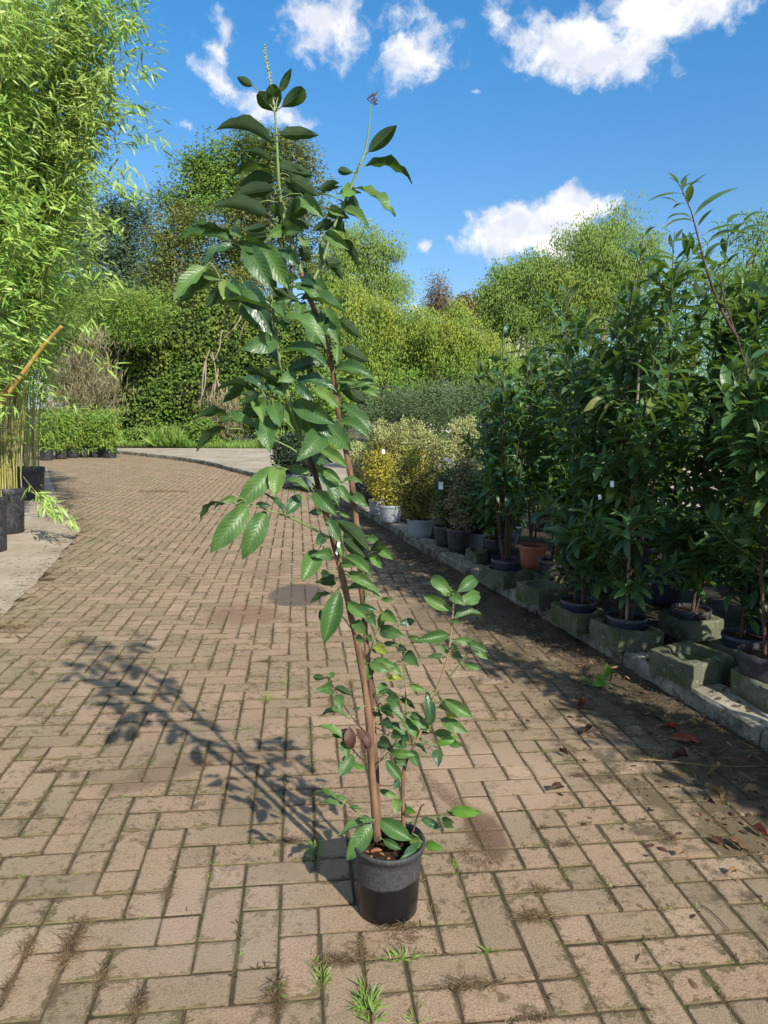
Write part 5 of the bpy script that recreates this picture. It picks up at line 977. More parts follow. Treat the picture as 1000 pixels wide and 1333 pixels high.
# ------------------------------------------------------------------ grey green shrubs and the potted shrubs on the pad
def shrub(name, rows, Y, n, size, mat, label, base, seed, cat='shrub', group=None, mode='rand', clump=.08, ratio=.5, per=14, stems=7, potspec=None, deep=.9, z0=ZB, rad=.009, flat=.9, shell=2.6, second=None, bark='bark_dark'):
    rg = np.random.default_rng(seed); r = random.Random(seed); bl = blobs_at(rows, Y, deep); root = empty(name, (base[0], base[1], z0), label=label, cat=cat, group=group)
    zb = z0
    if potspec: pot('pot', base, z0, potspec[1], potspec[2], potspec[0], None, parent=root, taper=.82); zb = z0+potspec[2]*.8
    for k in range(stems):
        c, s = bl[k % len(bl)]; e = c+np.array([r.uniform(-.6, .6), r.uniform(-.6, .6), r.uniform(0, .8)])*s; b = MB()
        q = bend_path((base[0]+r.uniform(-.04, .04), base[1]+r.uniform(-.04, .04), zb), e, 8, .05, r); b.tube(q, np.linspace(rad, rad*.3, 9), 5); b.obj('stem', M[bark], root, True)
    leafcloud('foliage', bl, n, size, M[mat], root, rg, clump=clump, mode=mode, ratio=ratio, per=per, zmin=zb+.02, flat=flat, shell=shell)
    if second: leafcloud('young_shoots', blobs_at(second[0], Y-.05, deep), second[1], size*.9, M[second[2]], root, rg, clump=clump*.8, mode='up', ratio=ratio, per=per, zmin=zb)
    return root
shrub('olive_shrub', [(505, 535, 34, 30), (480, 545, 26, 26), (530, 530, 24, 26)], 17, 9000, .075, 'grey_green', 'grey green shrub behind the pale tipped shrubs, left of three', (A(505, 560, 17)[0], 17), 401, group='grey green shrubs at the back', clump=.16, ratio=.3)
shrub('olive_shrub', [(560, 535, 34, 32), (575, 520, 24, 24)], 16, 9000, .07, 'grey_green', 'dense grey green shrub behind the white plant label, middle of three', (A(562, 560, 16)[0], 16), 402, group='grey green shrubs at the back', clump=.16, ratio=.3, second=([(590, 540, 20, 20)], 1200, 'tree_green'))
shrub('olive_shrub', [(615, 530, 36, 34), (640, 520, 24, 30), (590, 540, 24, 20)], 14, 9000, .065, 'grey_green', 'grey green shrub seen through the first laurels of the row', (A(615, 560, 14)[0], 14), 403, group='grey green shrubs at the back', clump=.15, ratio=.3)
shrub('dark_round_shrub', [(383, 585, 24, 24), (375, 600, 18, 16), (392, 600, 18, 16)], 13.6, 9000, .055, 'box_shrub', 'dark clipped round bush on the far kerb behind the tall laurel stems', (A(383, 620, 13.6)[0], 13.6), 404, cat='bush', clump=.06, ratio=.6, potspec=('pot_grey', .2, .2), shell=5)
for k, (px, py, rt_, hh, lab) in enumerate(((376, 627, .14, .17, 'grey pot leftmost on the far kerb under the dark round bush'), (391, 630, .15, .2, 'pale grey pot second along the far kerb'), (408, 632, .14, .2, 'pale grey pot third along the far kerb, partly behind the laurel stem'))):
    c = G(px, py+2, ZB); shrub('small_shrub', [(px, py-28, 11, 14)], c[1], 1500, .045, 'box_shrub', 'low dark shrub in the '+lab.replace(' under the dark round bush','').replace(', partly behind the laurel stem',''), c, 410+k, clump=.05, potspec=('pot_grey', rt_, hh), stems=3, group='potted shrubs on the far kerb')
PS = [  # base px, rows, mat, pot, label, n, size
    ((470, 650), [(470, 610, 16, 28), (462, 590, 14, 16)], 'cream_shrub', ('pot_black', .15, .24), 'pale shrub in a black pot just right of the laurel stem', 3500, .04, None),
    ((482, 655), [(486, 600, 14, 30)], 'mid_shrub', ('pot_black', .15, .24), 'dull green shrub in a black pot behind the bright yellow shrub', 2500, .04, None),
    ((492, 671), [(490, 610, 16, 30), (500, 585, 16, 18)], 'mixed_shrub', ('pot_grey', .13, .2), 'green and cream shrub in the farthest grey pot, partly behind the yellow shrub', 4200, .036, ([(495, 562, 10, 14)], 600, 'cream_shrub')),
    ((508, 681), [(500, 625, 22, 26), (512, 640, 20, 20), (495, 605, 16, 18)], 'yellow_shrub', ('pot_grey', .145, .215), 'bright yellow variegated shrub in a grey pot near the kerb', 7500, .034, None),
    ((547, 701), [(548, 640, 24, 34), (540, 660, 20, 20), (560, 630, 20, 26), (530, 625, 18, 26)], 'mixed_shrub', ('pot_grey', .145, .2), 'bronze and green shrub in the nearest pale grey pot on the kerb', 11000, .032, ([(540, 600, 18, 16)], 900, 'yellow_shrub')),
    ((580, 713), [(581, 650, 13, 30), (584, 630, 10, 22)], 'mid_shrub', ('pot_black', .115, .21), 'slim dark green shrub in a black pot with a printed plant label', 3000, .04, None),
    ((598, 720), [(600, 655, 15, 32), (605, 625, 13, 26)], 'reed', ('pot_black', .12, .23), 'half withered brownish shrub in a black pot next to the slim green one', 2800, .034, ([(603, 640, 13, 30)], 1500, 'grey_green')),
    ((625, 716), [(628, 670, 18, 24), (640, 640, 18, 34), (615, 640, 14, 30)], 'box_shrub', ('pot_grey', .12, .16), 'dark leaved shrub in a small pale pot behind the stone block', 5200, .036, None),
    ((560, 668), [(525, 595, 26, 26), (555, 590, 26, 26), (500, 590, 20, 22)], 'cream_shrub', ('pot_black', .16, .24), 'shrub with cream tipped upright shoots behind the yellow shrub', 9500, .036, ([(516, 568, 7, 18), (527, 562, 7, 20), (545, 566, 8, 18), (500, 572, 6, 14), (560, 575, 6, 14), (536, 575, 6, 12)], 2600, 'cream_shrub')),
    ((600, 672), [(590, 595, 24, 30), (608, 585, 18, 26), (612, 620, 18, 26)], 'cream_shrub', ('pot_black', .16, .24), 'cream variegated shrub behind the white plant label', 7500, .036, ([(596, 562, 8, 16), (610, 556, 8, 16)], 1300, 'cream_shrub')),
    ((640, 668), [(640, 590, 22, 40), (655, 560, 18, 36)], 'mid_shrub', ('pot_black', .16, .24), 'mid green shrub behind the first twiggy laurel', 6500, .04, None),
    ((520, 655), [(520, 580, 20, 22)], 'mixed_shrub', ('pot_black', .15, .22), 'farther mixed shrub among the potted shrubs, mostly hidden', 3000, .04, None)]
PSO = []
for k, (bp, rows, mt, ps, lab, n, sz, sec) in enumerate(PS):
    c = G(*bp, ZB); yy = c[1]; c = np.array([c[0], c[1]+ps[1]*.8, ZB]); PSO.append(shrub('potted_shrub', rows, c[1], n, sz, mt, lab, c, 420+k, clump=.05, potspec=ps, stems=8, group='potted shrubs behind the kerb', second=sec, cat='potted plant', per=12))
def card(name, corners, mat, parent=None, **kw):
    q = [np.array(c) for c in corners]; n_ = np.cross(q[1]-q[0], q[3]-q[0]); n_ = n_/np.linalg.norm(n_)*.0012; b = MB(); b.add(q+[x+n_ for x in q], [(0, 1, 2, 3), (7, 6, 5, 4), (0, 4, 5, 1), (1, 5, 6, 2), (2, 6, 7, 3), (3, 7, 4, 0)]); return b.obj(name, M[mat], parent, **kw)
# white looped label and printed label on the shrubs
y_ = 6.9; b = MB(); pts = [A(579, 597, y_), A(583, 598, y_-.03), A(588, 602, y_-.04), (A(591, 608, y_-.03))]; V = []
for p in pts: V += [p+[0, 0, .014], p-[.004, 0, .014]]
b.add(V, [(0, 1, 3, 2), (2, 3, 5, 4), (4, 5, 7, 6)]); b.obj('label_loop', M['tag_white'], PSO[5])
card('plant_label', [A(571, 637, y_), A(577, 637, y_), A(577, 627, y_+.01), A(571, 627, y_+.01)], 'tag_white', PSO[5]); card('label_picture', [A(571.3, 627, y_-.002), A(576.7, 627, y_-.002), A(577, 621, y_+.003), A(571.5, 621, y_+.003)], 'cable', PSO[5])
for (x, y, yy, s, rootk) in ((797, 630, 3.85, 4, r5), (781, 647, 3.85, 3, r5), (499, 588, 8.6, 3, PSO[2]), (716, 620, 4.6, 3, None), (630, 609, 6.4, 3, PSO[7])):
    if rootk is not None: card('label_tag', [A(x-s*.6, y+s, yy), A(x+s*.6, y+s, yy), A(x+s*.6, y-s, yy), A(x-s*.6, y-s, yy)], 'tag_white', rootk)

# ------------------------------------------------------------------ tall bamboos in big black pots on the left apron
BT = slim(.165, .18)
def bamboo(c, rt_, hp, tops, n, label, seed, culms=22, Y=7.7, leafs=.125, blobs=None, low=.36, side=.20):
    rg = np.random.default_rng(seed); r = random.Random(seed); root = empty('potted_bamboo', (c[0], c[1], 0), label=label, cat='bamboo', group='tall bamboos in black pots'); z0 = .008
    pot('pot', c, z0, rt_, hp, 'pot_black', None, parent=root, taper=.86); Pc = []; Oc = []
    x0, x1, y0, y1 = tops
    for k in range(culms):
        a = r.uniform(0, 6.28); q = rt_*.88*math.sqrt(r.random()); b = MB(); B0 = np.array([c[0]+q*math.cos(a), c[1]+q*math.sin(a), z0+hp*.85]); hh = r.uniform(0, 1)**.8
        T0 = A(r.uniform(x0, x1), y0+(y1-y0)*r.random()**1.3, Y+r.uniform(-.55, .55)); w = T0-B0
        P = np.array([B0+np.array([w[0]*t**1.55, w[1]*t**1.55, w[2]*(t*1.10-.10*t*t)]) for t in np.linspace(0, 1, 21)])
        P[:, :2] += np.cumsum(rg.normal(size=(21, 2))*.006, axis=0); rad = np.linspace(.0085, .0022, 21)*r.uniform(.5, 1.15)
        Pn = []; Rn = []
        for i in range(20):
            for f_, g_ in ((0, 1.0), (.06, 1.4), (.12, .96)): Pn.append(P[i]+(P[i+1]-P[i])*f_); Rn.append(rad[i]*g_)
        b.tube(Pn+[P[-1]], Rn+[rad[-1]], 6); b.obj('culm', M['cane'], root, True)
        for m in range(n//culms//9):
            t = low*.7+(1-low*.7)*r.random()**.5; i = t*20; j = min(int(i), 19); p = P[j]+(P[j+1]-P[j])*(i-j); a2 = r.uniform(0, 6.28); ln = side*r.uniform(.3, 1.9)*(1 if t < .9 else .6)
            e = p+np.array([math.cos(a2)*ln, math.sin(a2)*ln, ln*r.uniform(-.35, .45)]); Oc.append((p, e))
            for z in range(9): s_ = r.uniform(.25, 1.1); Pc.append(p+(e-p)*s_+rg.normal(size=3)*.035)
    tw = MB()
    for (p, e) in Oc[::3]: tw.tube([p, (p+e)/2+[0, 0, .015], e], [.0022, .0016, .0007], 4)
    P_ = np.array(Pc)
    if blobs:
        Q, _ = cloud_pts(blobs[0], blobs[1], .12, rg, 9, 1.8, .7); P_ = np.concatenate([P_, Q])
    nn = len(P_); D = rg.normal(size=(nn, 3)); D[:, 2] = D[:, 2]*.30-.40; D[:, 0] += .15; Nn = rg.normal(size=(nn, 3))*.5+np.array([.3, -.7, .9]); s = leafs*rg.uniform(.5, 1.25, nn)
    scatter('foliage', BT, P_, frames(D, Nn), s, M['bamboo'], root, kind='stuff')
    tw.obj('side_twigs', M['cane'], root, kind='stuff'); return root
c_a, c_b, c_c = G(-14, 718), G(10, 694), G(36, 650)
bamboo(c_a, .185, .55, (-130, 60, -120, 260), 10000, 'tall bamboo in the nearest black pot, cut by the left edge', 501, 28, 6.7, low=.22, blobs=(blobs_at([(-20, 60, 80, 110), (-40, 250, 80, 100)], 6.7, .8), 2500))
rb_ = bamboo(c_b, .20, .52, (-10, 180, -110, 200), 20000, 'tall golden stemmed bamboo in the second black pot, its foliage filling the upper left', 502, 50, 7.7, low=.24, blobs=(blobs_at([(80, 60, 70, 80), (60, 160, 70, 80), (115, 30, 50, 60), (100, 130, 50, 60), (50, 260, 50, 60)], 7.8, .6), 5000))
bamboo(c_c, .27, .5, (10, 140, 130, 380), 12000, 'bamboo in the third black pot farther along the apron', 503, 36, 10.6, low=.22, side=.26)
# loose sprays that reach out of the outline
r = random.Random(31); sp_ = MB(); lp = []; ld = []; rg = np.random.default_rng(31)
for (x0, y0, x1, y1) in ((150, 40, 198, 25), (150, 70, 200, 60), (160, 100, 195, 88), (150, 130, 212, 140), (150, 170, 235, 190), (150, 210, 190, 228), (140, 240, 185, 248), (120, 190, 205, 178), (150, 60, 196, 100), (110, 270, 165, 300), (100, 330, 150, 372), (80, 440, 150, 480), (80, 420, 128, 428), (140, 10, 190, 8), (150, 150, 200, 165), (130, 225, 172, 262), (90, 290, 150, 285), (30, 620, 100, 690), (40, 640, 80, 672), (50, 500, 100, 530)):
    yy = 7.4+r.uniform(-.4, .4); p0, p1 = A(x0, y0, yy), A(x1, y1, yy-r.uniform(-.1, .3)); q = bend_path(p0, p1, 9, .05, r); sp_.tube(q, np.linspace(.0025, .0008, 10), 4)
    for k in range(26 if y0 < 600 else 60):
        i = r.uniform(1.5, 9); j = min(int(i), 8); p = q[j]+(q[j+1]-q[j])*(i-j)+rg.normal(size=3)*.035; lp.append(p); ld.append((p1-p0)/np.linalg.norm(p1-p0)*.7+rg.normal(size=3)*.6+[0, 0, -.3])
sp_.obj('arching_twigs', M['cane'], rb_, kind='stuff'); lp = np.array(lp); ld = np.array(ld)
scatter('outer_leaves', BT, lp, frames(ld, rg.normal(size=(len(lp), 3))*.4+np.array([0, -.4, 1])), .13*rg.uniform(.6, 1.3, len(lp)), M['bamboo'], rb_, kind='stuff')
b = MB(); q = [A(-8, 538, 7.3), A(18, 502, 7.2), A(40, 472, 7.15), A(60, 446, 7.1), A(80, 425, 7.05)]; b.tube(q, [.028, .024, .021, .019, .018], 10, True); b.obj('thick_cut_culm', M['cane_orange'], rb_, True)
b = MB(); b.tube([A(-6, 524, 7.3), A(10, 505, 7.28), A(24, 490, 7.2)], [.024, .022, .018], 8, True); b.obj('thick_cut_culm', M['cane_orange'], rb_, True)
# row of small bamboos at the far side
SB = [((61, 600.6), 8.5, 'first, in the widest pot, behind the big pots'), ((80, 599), 7.5, 'second from the big pots'), ((95, 597.6), 7.2, 'third in the row, dense to its pot'), ((110.5, 597), 7.4, 'fourth in the row, with drooping front leaves'), ((125, 597), 7.2, 'fifth in the row'), ((143, 597.5), 9, 'last at the right end of the row, beside the concrete'), ((135, 594), 6, 'set back between the last two')]
for k, ((px, py), rr_, lab) in enumerate(SB):
    c = G(px, py-1.5); s = c[1]/F_PX; rg = np.random.default_rng(600+k); root = empty('small_potted_bamboo', (c[0], c[1], 0), label='small potted bamboo '+lab, cat='bamboo', group='row of small potted bamboos')
    pot('pot', c, .008, rr_*s, 12.5*s, 'pot_black', None, parent=root, taper=.9)
    bl = blobs_at([(px, 560, 9, 24), (px+2, 545, 11, 16), (px-2, 575, 8, 14)], c[1], .9)
    leafcloud('foliage', bl, 1500, .17, M['bamboo_small'], root, rg, tmpl=slim(.16, .2), clump=.09, mode='bamboo', per=7, zmin=.2)
    rr2 = random.Random(k)
    for m in range(7):
        b = MB(); a = rr2.uniform(0, 6.28); b.tube(bend_path((c[0]+.1*math.cos(a), c[1]+.1*math.sin(a), .25), (c[0]+.3*math.cos(a), c[1]+.3*math.sin(a), rr2.uniform(.9, 1.3)), 6, .04, rr2), np.linspace(.009, .003, 7), 5); b.obj('culm', M['cane'], root, True)

# ------------------------------------------------------------------ weeds, leaves and litter on the paving
def lumps(name, P, s, mat, rg, parent=None):
    V = np.array([(1, 0, 0), (0, 1, 0), (-1, 0, 0), (0, -1, 0), (0, 0, .8), (0, 0, -.4)]); F_ = np.array([(0, 1, 4), (1, 2, 4), (2, 3, 4), (3, 0, 4), (1, 0, 5), (2, 1, 5), (3, 2, 5), (0, 3, 5)]); n = len(P)
    D = rg.normal(size=(n, 3)); D[:, 2] *= .3; sc = s[:, None]*rg.uniform(.5, 1.3, (n, 3)); scatter(name, (V, F_, np.zeros((6, 2))), P, frames(D, rg.normal(size=(n, 3))*.3+[0, 0, 1]), sc, mat, parent, kind='stuff')
def tuft(px, py, n, h, w, mat, label, seed, z=0, flat=.9, ratio=.06, lay=.0):
    rg = np.random.default_rng(seed); c = G(px, py, z); along = np.array([ci, si])
    if c[1] < 5 and z == 0:
        a_, b_ = inv(c[0], c[1]); q_ = rg.random() < .5
        if q_: a_ = round(a_); along = np.array([si, -ci])
        else: b_ = round(b_)
        c[0], c[1] = LAT(a_, b_)
    root = empty('weed_tuft', (c[0], c[1], z), label=label, cat='weed', group='weeds in the joints of the paving'); a = rg.uniform(0, 6.28, n); rr = w*np.sqrt(rg.random(n)); el_ = rg.normal(size=(n, 1))*w*.6; P = np.stack([c[0]+rr*.4*np.cos(a), c[1]+rr*.4*np.sin(a)*.7, np.full(n, z-.004)], 1); P[:, :2] += el_*along
    if mat == 'dry_grass':
        lumps('soil_crumbs', np.column_stack([np.array([c[0], c[1]])+rg.normal(size=(130, 2))*w*.17+rg.normal(size=(130, 1))*w*.75*along, z+np.full(130, .001)]), rg.uniform(.0012, .0042, 130)*(1+max(0, c[1]-3)*.5), M['smear'], rg, root)
        n = int(n*2.2); a = rg.uniform(0, 6.28, n); P = np.zeros((n, 3)); P[:, 2] = z; h = h*1.25; rr = None
        P[:, :2] = np.array([c[0], c[1]])+rg.normal(size=(n, 2))*w*.22+rg.normal(size=(n, 1))*w*.7*along; P[:, 2] += rg.uniform(0, .012, n); a = rg.uniform(0, 6.28, n); lay = .65; ratio = .035
    D = np.stack([np.cos(a)*flat+rg.normal(size=n)*.4, np.sin(a)*flat+rg.normal(size=n)*.4, rg.uniform(.25, 1.2, n)*(1-lay)+.05], 1); Nn = rg.normal(size=(n, 3))*.5+np.array([0, -.5, 1.]); s = h*.62*rg.uniform(.4, 1.2, n)
    scatter('blades', slim(ratio*1.1, .35), P, frames(D, Nn), s, M['dry_dark' if mat == 'dry_grass' and c[1] < 4 else mat], root, kind='stuff'); return root
tuft(487, 1312, 120, .07, .045, 'grass', 'brightest green weed rosette at the bottom edge below the pot', 700, ratio=.085)
tuft(525, 1250, 40, .05, .026, 'grass', 'small green weed just below the pot', 701, ratio=.13)
for k, a_ in enumerate([(415, 1278, 60, .05, .02, 'grass', 'narrow line of grass in the joint left below the pot'), (413, 1250, 40, .04, .018, 'grass', 'short grass in the joint above the narrow line'), (345, 1300, 90, .05, .045, 'dry_grass', 'straw coloured grass tuft near the bottom left of the pot'), (358, 1296, 24, .05, .02, 'grass', 'green blades within the straw tuft'),
    (440, 1252, 90, .045, .035, 'dry_grass', 'matted dry brown clump between pot and bottom edge'), (612, 1129, 34, .04, .022, 'grass', 'small green weed at the end of the soil smear'), (688, 1180, 110, .05, .04, 'dry_grass', 'dark dry tuft right of the pot'), (706, 1165, 30, .05, .015, 'dry_grass', 'upright dry stalks beside the dark dry tuft'),
    (640, 1255, 30, .045, .02, 'grass', 'sparse weed in the joint right below the pot'), (596, 1275, 50, .05, .03, 'dry_grass', 'half dry weed right of the green rosette'), (85, 1225, 90, .055, .05, 'dry_grass', 'largest dry tuft in the lower left of the paving'), (60, 1250, 40, .05, .035, 'dry_grass', 'dry wisps trailing left of the largest dry tuft'),
    (130, 1275, 50, .04, .03, 'dry_grass', 'dry brown tuft second from the lower left corner'), (170, 1312, 50, .04, .03, 'dry_grass', 'brown tuft at the bottom edge left'), (345, 908, 60, .06, .05, 'grass', 'greenish tuft beyond the shadow of the stem'), (322, 942, 24, .04, .03, 'grass', 'small bright weed inside the shadow of the low twigs'), (372, 888, 30, .05, .04, 'grass', 'thin grass line far left of the stems'),
    (410, 1108, 60, .06, .03, 'grass', 'dark green weed in the shadow left of the pot'), (376, 1088, 40, .04, .03, 'dry_grass', 'brownish weed at the edge of the pot shadow'), (12, 818, 90, .11, .10, 'dry_grass', 'yellow dry tuft at the corner of the apron'), (100, 835, 60, .09, .08, 'dry_grass', 'dry grass wisps above the far end of the shadow'), (12, 1240, 40, .05, .03, 'dry_grass', 'dry tuft at the left edge'),
    (28, 1145, 20, .03, .02, 'grass', 'tiny weed in a joint near the left edge'), (565, 1325, 30, .04, .03, 'grass', 'low weeds at the bottom edge right of the rosette'), (690, 1318, 30, .04, .03, 'dry_grass', 'thin dry weed at the bottom edge right of centre'), (800, 1218, 24, .03, .02, 'dry_grass', 'tiny dry weed in a joint of the lower right paving'), (290, 1122, 24, .03, .02, 'grass', 'tiny green weed in a joint left of the pot shadow'),
    (785, 888, 16, .09, .03, 'grass', 'weed sprouting at the foot of the kerb below the staked laurel'), (215, 640, 60, .2, .3, 'dry_grass', 'dry growth on the far paving'), (400, 648, 80, .12, .2, 'grass', 'grass growing at the foot of the far kerb behind the stems'), (380, 640, 60, .12, .2, 'grass', 'grass at the foot of the far kerb under the grey pots')]):
    tuft(*a_, 710+k, ratio=.05 if a_[5] == 'dry_grass' else .09)
xt = random.Random(12)
for k, (px, py, lab) in enumerate([(240, 1160, 'dry scrap in a joint between the largest tuft and the pot shadow'), (30, 1290, 'dry tuft in the lower left corner'), (520, 1222, 'crumbly brown patch right under the pot'), (735, 1100, 'dry scrap on the sunlit paving right of the soil smear'), (755, 1010, 'brown scrap at the edge of the kerb shade'), (470, 1240, 'brown moss just left below the pot'), (860, 1090, 'dry scrap on the lower right paving near the litter'), (265, 1000, 'brown scrap on the light smudge left of the stems'), (160, 960, 'dry scrap in the joints left of the hanging leaf shadows'), (60, 1010, 'brown dirt in a joint at the left'), (215, 905, 'dry scrap at the middle of the plant shadow'), (345, 860, 'brown scrap beyond the plant shadow'), (640, 1300, 'brown root like weed at the bottom edge')]):
    tuft(px, py, 40, .04, .03, 'dry_grass', lab, 800+k)
# broad weed leaves at the kerb
wk = empty('kerb_weed', tuple(G(785, 890)), label='broad leaved seedling leaning on the front of the kerb', cat='weed')
for (bx, by, tx, ty, s_) in ((788, 885, 770, 893, .5), (788, 885, 776, 880, .4), (793, 888, 797, 870, .45), (790, 890, 808, 900, .45), (788, 880, 790, 862, .4)):
    p0, p1 = A(bx, by, 3.62), A(tx, ty, 3.58); D = p1-p0; Ln = np.linalg.norm(D); Rm = frames((D/Ln)[None], np.array([[0, -.8, .6]]))[0]; sc = np.array([Ln, Ln*s_, Ln]); o = bpy.data.objects.new('leaf', TM[('laurel_young', 1, 0)] if bx == 788 else LTM[(0, 0)]); COL.objects.link(o); o.parent = wk
    o.matrix_basis = Matrix(((*(Rm[0]*sc), p0[0]-wk.location[0]), (*(Rm[1]*sc), p0[1]-wk.location[1]), (*(Rm[2]*sc), p0[2]), (0, 0, 0, 1)))
b = MB(); b.tube([G(790, 900), A(790, 885, 3.62), A(788, 872, 3.6)], .002, 5); b.obj('stalk', M['green_stem'], wk)

# moss and short blades along joints near the camera
rg = np.random.default_rng(90); pts = []
for (i, j, w, h_, cx, cy, q) in tiles:
    if cy > 6 or not (-60 < q[0] < 1060): continue
    m = rg.poisson(2.6 if cy < 3.5 else 1.4)
    for _ in range(m):
        if rg.random() < .5: a = rg.uniform(0, w), 0
        else: a = 0, rg.uniform(0, h_)
        x, y = LAT(i+a[0], j+a[1])
        if hnoise(x*1.3, y*1.3, 4) > .0: pts.append((x, y))
pts = np.array(pts); rep = rg.integers(3, 9, len(pts)); P = np.repeat(pts, rep, axis=0)+rg.normal(size=(rep.sum(), 2))*.0075; n = len(P)
D = rg.normal(size=(n, 3))*.6; D[:, 2] = np.abs(D[:, 2])+.5; P3 = np.column_stack([P, np.full(n, -.008)]); s = rg.uniform(.006, .02, n)
half = rg.random(n) < .45
scatter('joint_moss', slim(.3, .3), P3[half], frames(D[half], rg.normal(size=(half.sum(), 3))+[0, 0, .5]), s[half], M['grass'], None, kind='stuff')
scatter('joint_debris', slim(.22, .1), P3[~half]+[0, 0, .006], frames(D[~half]*[1, 1, .25], rg.normal(size=((~half).sum(), 3))+[0, 0, 1.5]), s[~half]*1.3, M['dry_dark'], None, kind='stuff')
# crumbs and grit: small lumps over soil smear, drift and joints
def near_arc(n, pts, wid):
    W = np.array([G(*p)[:2] for p in pts]); t = rg.uniform(0, len(W)-1.001, n); i = t.astype(int); f_ = (t-i)[:, None]; return W[i]*(1-f_)+W[i+1]*f_+rg.normal(size=(n, 2))*wid
q = near_arc(2600, [(548, 1005), (575, 1030), (605, 1055), (630, 1085), (645, 1120), (620, 1125), (600, 1110), (630, 1080)], .016); lumps('soil_crumbs', np.column_stack([q, np.full(len(q), .001)]), rg.uniform(.0006, .0024, len(q)), M['smear'], rg)
q = near_arc(500, [(490, 1218), (520, 1225), (545, 1212), (515, 1235)], .02); lumps('spilt_soil', np.column_stack([q, np.full(len(q), .001)]), rg.uniform(.0006, .0022, len(q)), M['smear'], rg)
n = 5200; yy = rg.uniform(1.3, 7.5, n); xx = np.array([kerb_x(y) for y in yy])-np.abs(rg.normal(size=n))*.26; lumps('kerb_grit', np.column_stack([xx, yy, .002+.026*np.clip(1-(np.array([kerb_x(y) for y in yy])-xx)/.45, 0, 1)]), rg.uniform(.0015, .006, n), M['dirt'], rg)
n = 900; yy = rg.uniform(.9, 4.5, n); xx = rg.uniform(-1.8, 1.6, n); lumps('pale_grit', np.column_stack([xx, yy, np.full(n, .001)]), rg.uniform(.0006, .0018, n), M['concrete'], rg)
# dry litter: leaf bits and twigs along the kerb, straw along the apron
def bits(name, XY, z, s, mat, tm, rg, lay=.12):
    n = len(XY); D = rg.normal(size=(n, 3)); D[:, 2] *= lay; scatter(name, tm, np.column_stack([XY, z]), frames(D, rg.normal(size=(n, 3))*.35+[0, 0, 1]), s, mat, None, kind='stuff')
n = 1900; yy = 1.4+6.5*rg.random(n)**1.3; kx = np.array([kerb_x(y) for y in yy]); xx = kx-np.abs(rg.normal(size=n))*.42-.01; zz = .006+.03*np.clip(1-(kx-xx)/.4, 0, 1)
bits('leaf_litter', np.column_stack([xx, yy])[:700], zz[:700], rg.uniform(.012, .04, 700), M['dry_leaf'], slim(.45, .2), rg); bits('pale_litter', np.column_stack([xx, yy])[700:1350], zz[700:1350], rg.uniform(.012, .045, 650), M['tan_leaf'], slim(.3, .25), rg); bits('twig_litter', np.column_stack([xx, yy])[1350:], zz[1350:], rg.uniform(.03, .11, 550), M['dry_grass'], slim(.035, .02), rg)
n = 1500; yy = rg.uniform(4.2, 15, n); xx = np.array([apr_x(y) for y in yy])+rg.normal(size=n)*.16+.12*np.clip((yy-7)/3, 0, 2.5); bits('straw_litter', np.column_stack([xx, yy]), np.full(n, .01), rg.uniform(.03, .12, n), M['dry_grass'], slim(.08, .05), rg)
n = 260; bits('straw_bits', np.column_stack([rg.uniform(-1.6, 1.3, n), rg.uniform(1.1, 4, n)]), np.full(n, .005), rg.uniform(.01, .04, n), M['dry_grass'], slim(.06, .05), rg)
n = 900; yy = rg.uniform(2.4, 8, n); xx = np.array([kerb_x(y) for y in yy])+rg.uniform(.02, .5, n); bits('bed_litter', np.column_stack([xx, yy]), np.full(n, .112), rg.uniform(.012, .045, n), M['dry_leaf'], slim(.4, .2), rg)
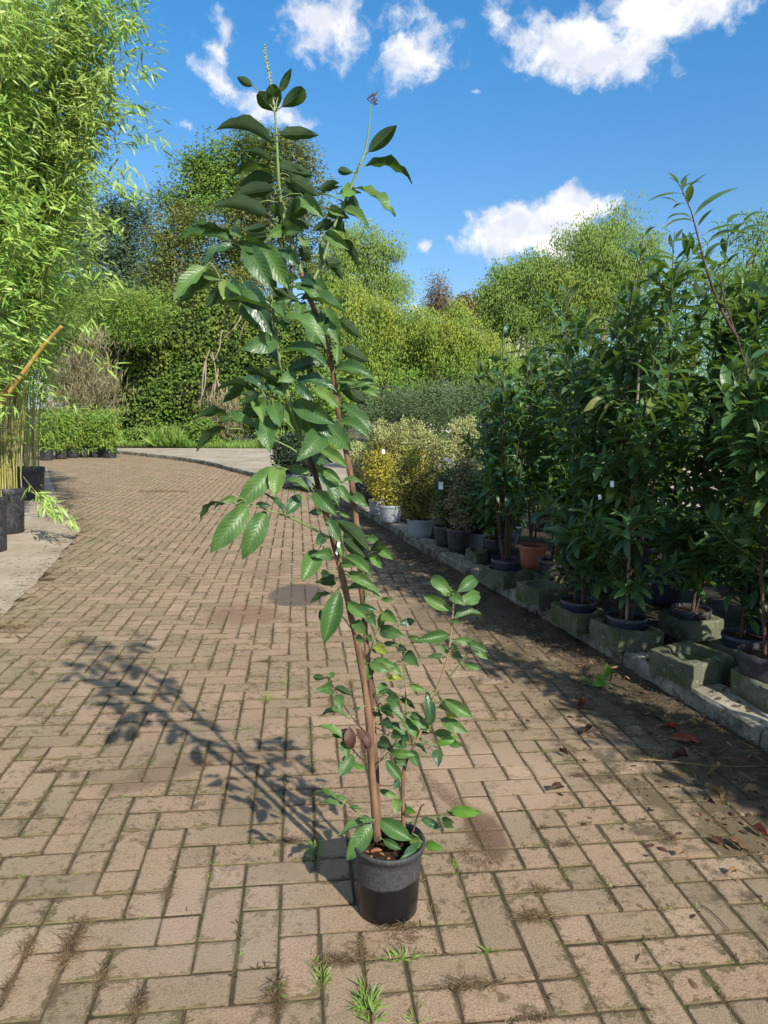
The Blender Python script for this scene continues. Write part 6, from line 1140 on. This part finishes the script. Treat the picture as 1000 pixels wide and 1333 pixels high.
# fallen leaves one can point to
FL = [((872, 960), (915, 968), 12, 'red_leaf', 'largest red brown leaf lying below the kerb'), ((885, 950), (862, 946), 8, 'red_leaf', 'orange brown leaf just behind the largest red one'), ((948, 1092), (972, 1108), 11, 'tan_leaf', 'tan leaf on the paving near the right edge'), ((925, 1090), (945, 1098), 7, 'dry_leaf', 'dark curled leaf beside the tan one'),
      ((990, 1035), (965, 1030), 10, 'tan_leaf', 'pale leaf among litter at the right edge'), ((895, 985), (870, 990), 8, 'dry_leaf', 'brown leaf in shade left of the long twig'), ((760, 912), (750, 922), 7, 'red_leaf', 'small orange leaf at the edge of the dirt'), ((772, 945), (758, 955), 7, 'dry_leaf', 'dark leaf lying on the shaded paving'),
      ((925, 1030), (940, 1048), 8, 'tan_leaf', 'light brown leaf standing on edge in the litter'), ((728, 978), (740, 984), 6, 'dry_leaf', 'small dark leaf on sunlit paving right of the weeds'), ((880, 1113), (889, 1108), 5, 'tan_leaf', 'small round tan leaf on the lower right paving'), ((948, 1136), (960, 1132), 5, 'tan_leaf', 'yellowish leaf fragment near the right edge'),
      ((179, 729), (189, 730), 3, 'tan_leaf', 'whitish leaf scrap on the paving by the apron'), ((715, 1028), (735, 1025), 6, 'dry_leaf', 'curled leaf on the paving below the dark patch'), ((980, 1075), (1000, 1090), 8, 'red_leaf', 'rusty leaf cut by the right edge'), ((940, 1000), (920, 1010), 7, 'tan_leaf', 'tan leaf by the long twig'), ((850, 930), (862, 938), 7, 'dry_leaf', 'dark leaf close against the kerb')]
fr_ = random.Random(4)
for (a_, t_, w, mt, lab) in FL:
    p0, p1 = G(*a_, .012), G(*t_, .014); D = p1-p0; Ln = np.linalg.norm(D); Rm = frames((D/Ln)[None], np.array([[fr_.uniform(-.4, .4), -.5, 1.0]]))[0]; V, Fq, UV = leaf_grid(ratio=1, nl=6, nc=4, bow=fr_.uniform(-.1, .2), fold=fr_.uniform(.1, .45), twist=fr_.uniform(-.6, .6), wave=.06, petiole=True)
    me = np_mesh('fallen_leaf', V, Fq, UV, M[mt], True); o = bpy.data.objects.new('fallen_leaf', me); COL.objects.link(o); sc = np.array([Ln, max(.012, w/F_PX*3.2), Ln]); o.matrix_world = Matrix(((*(Rm[0]*sc), p0[0]), (*(Rm[1]*sc), p0[1]), (*(Rm[2]*sc), p0[2]), (0, 0, 0, 1))); tag(o, lab, 'leaf', 'fallen leaves by the kerb')
b = MB(); b.tube([G(833, 988, .02), G(870, 991, .025), G(915, 996, .02), G(960, 998, .02), G(1000, 997, .02)], [.003, .003, .0028, .0025, .002], 5); tag(b.obj('fallen_twig', M['tan_leaf']), 'long pale twig lying across the litter towards the right edge', 'twig')
b = MB(); b.tube([G(912, 1178, .004), G(920, 1182, .006), G(935, 1195, .006), G(950, 1212, .005)], [.0012, .0015, .0015, .001], 5); tag(b.obj('fallen_twig', M['cable']), 'thin dark twig on the paving in the lower right', 'twig')
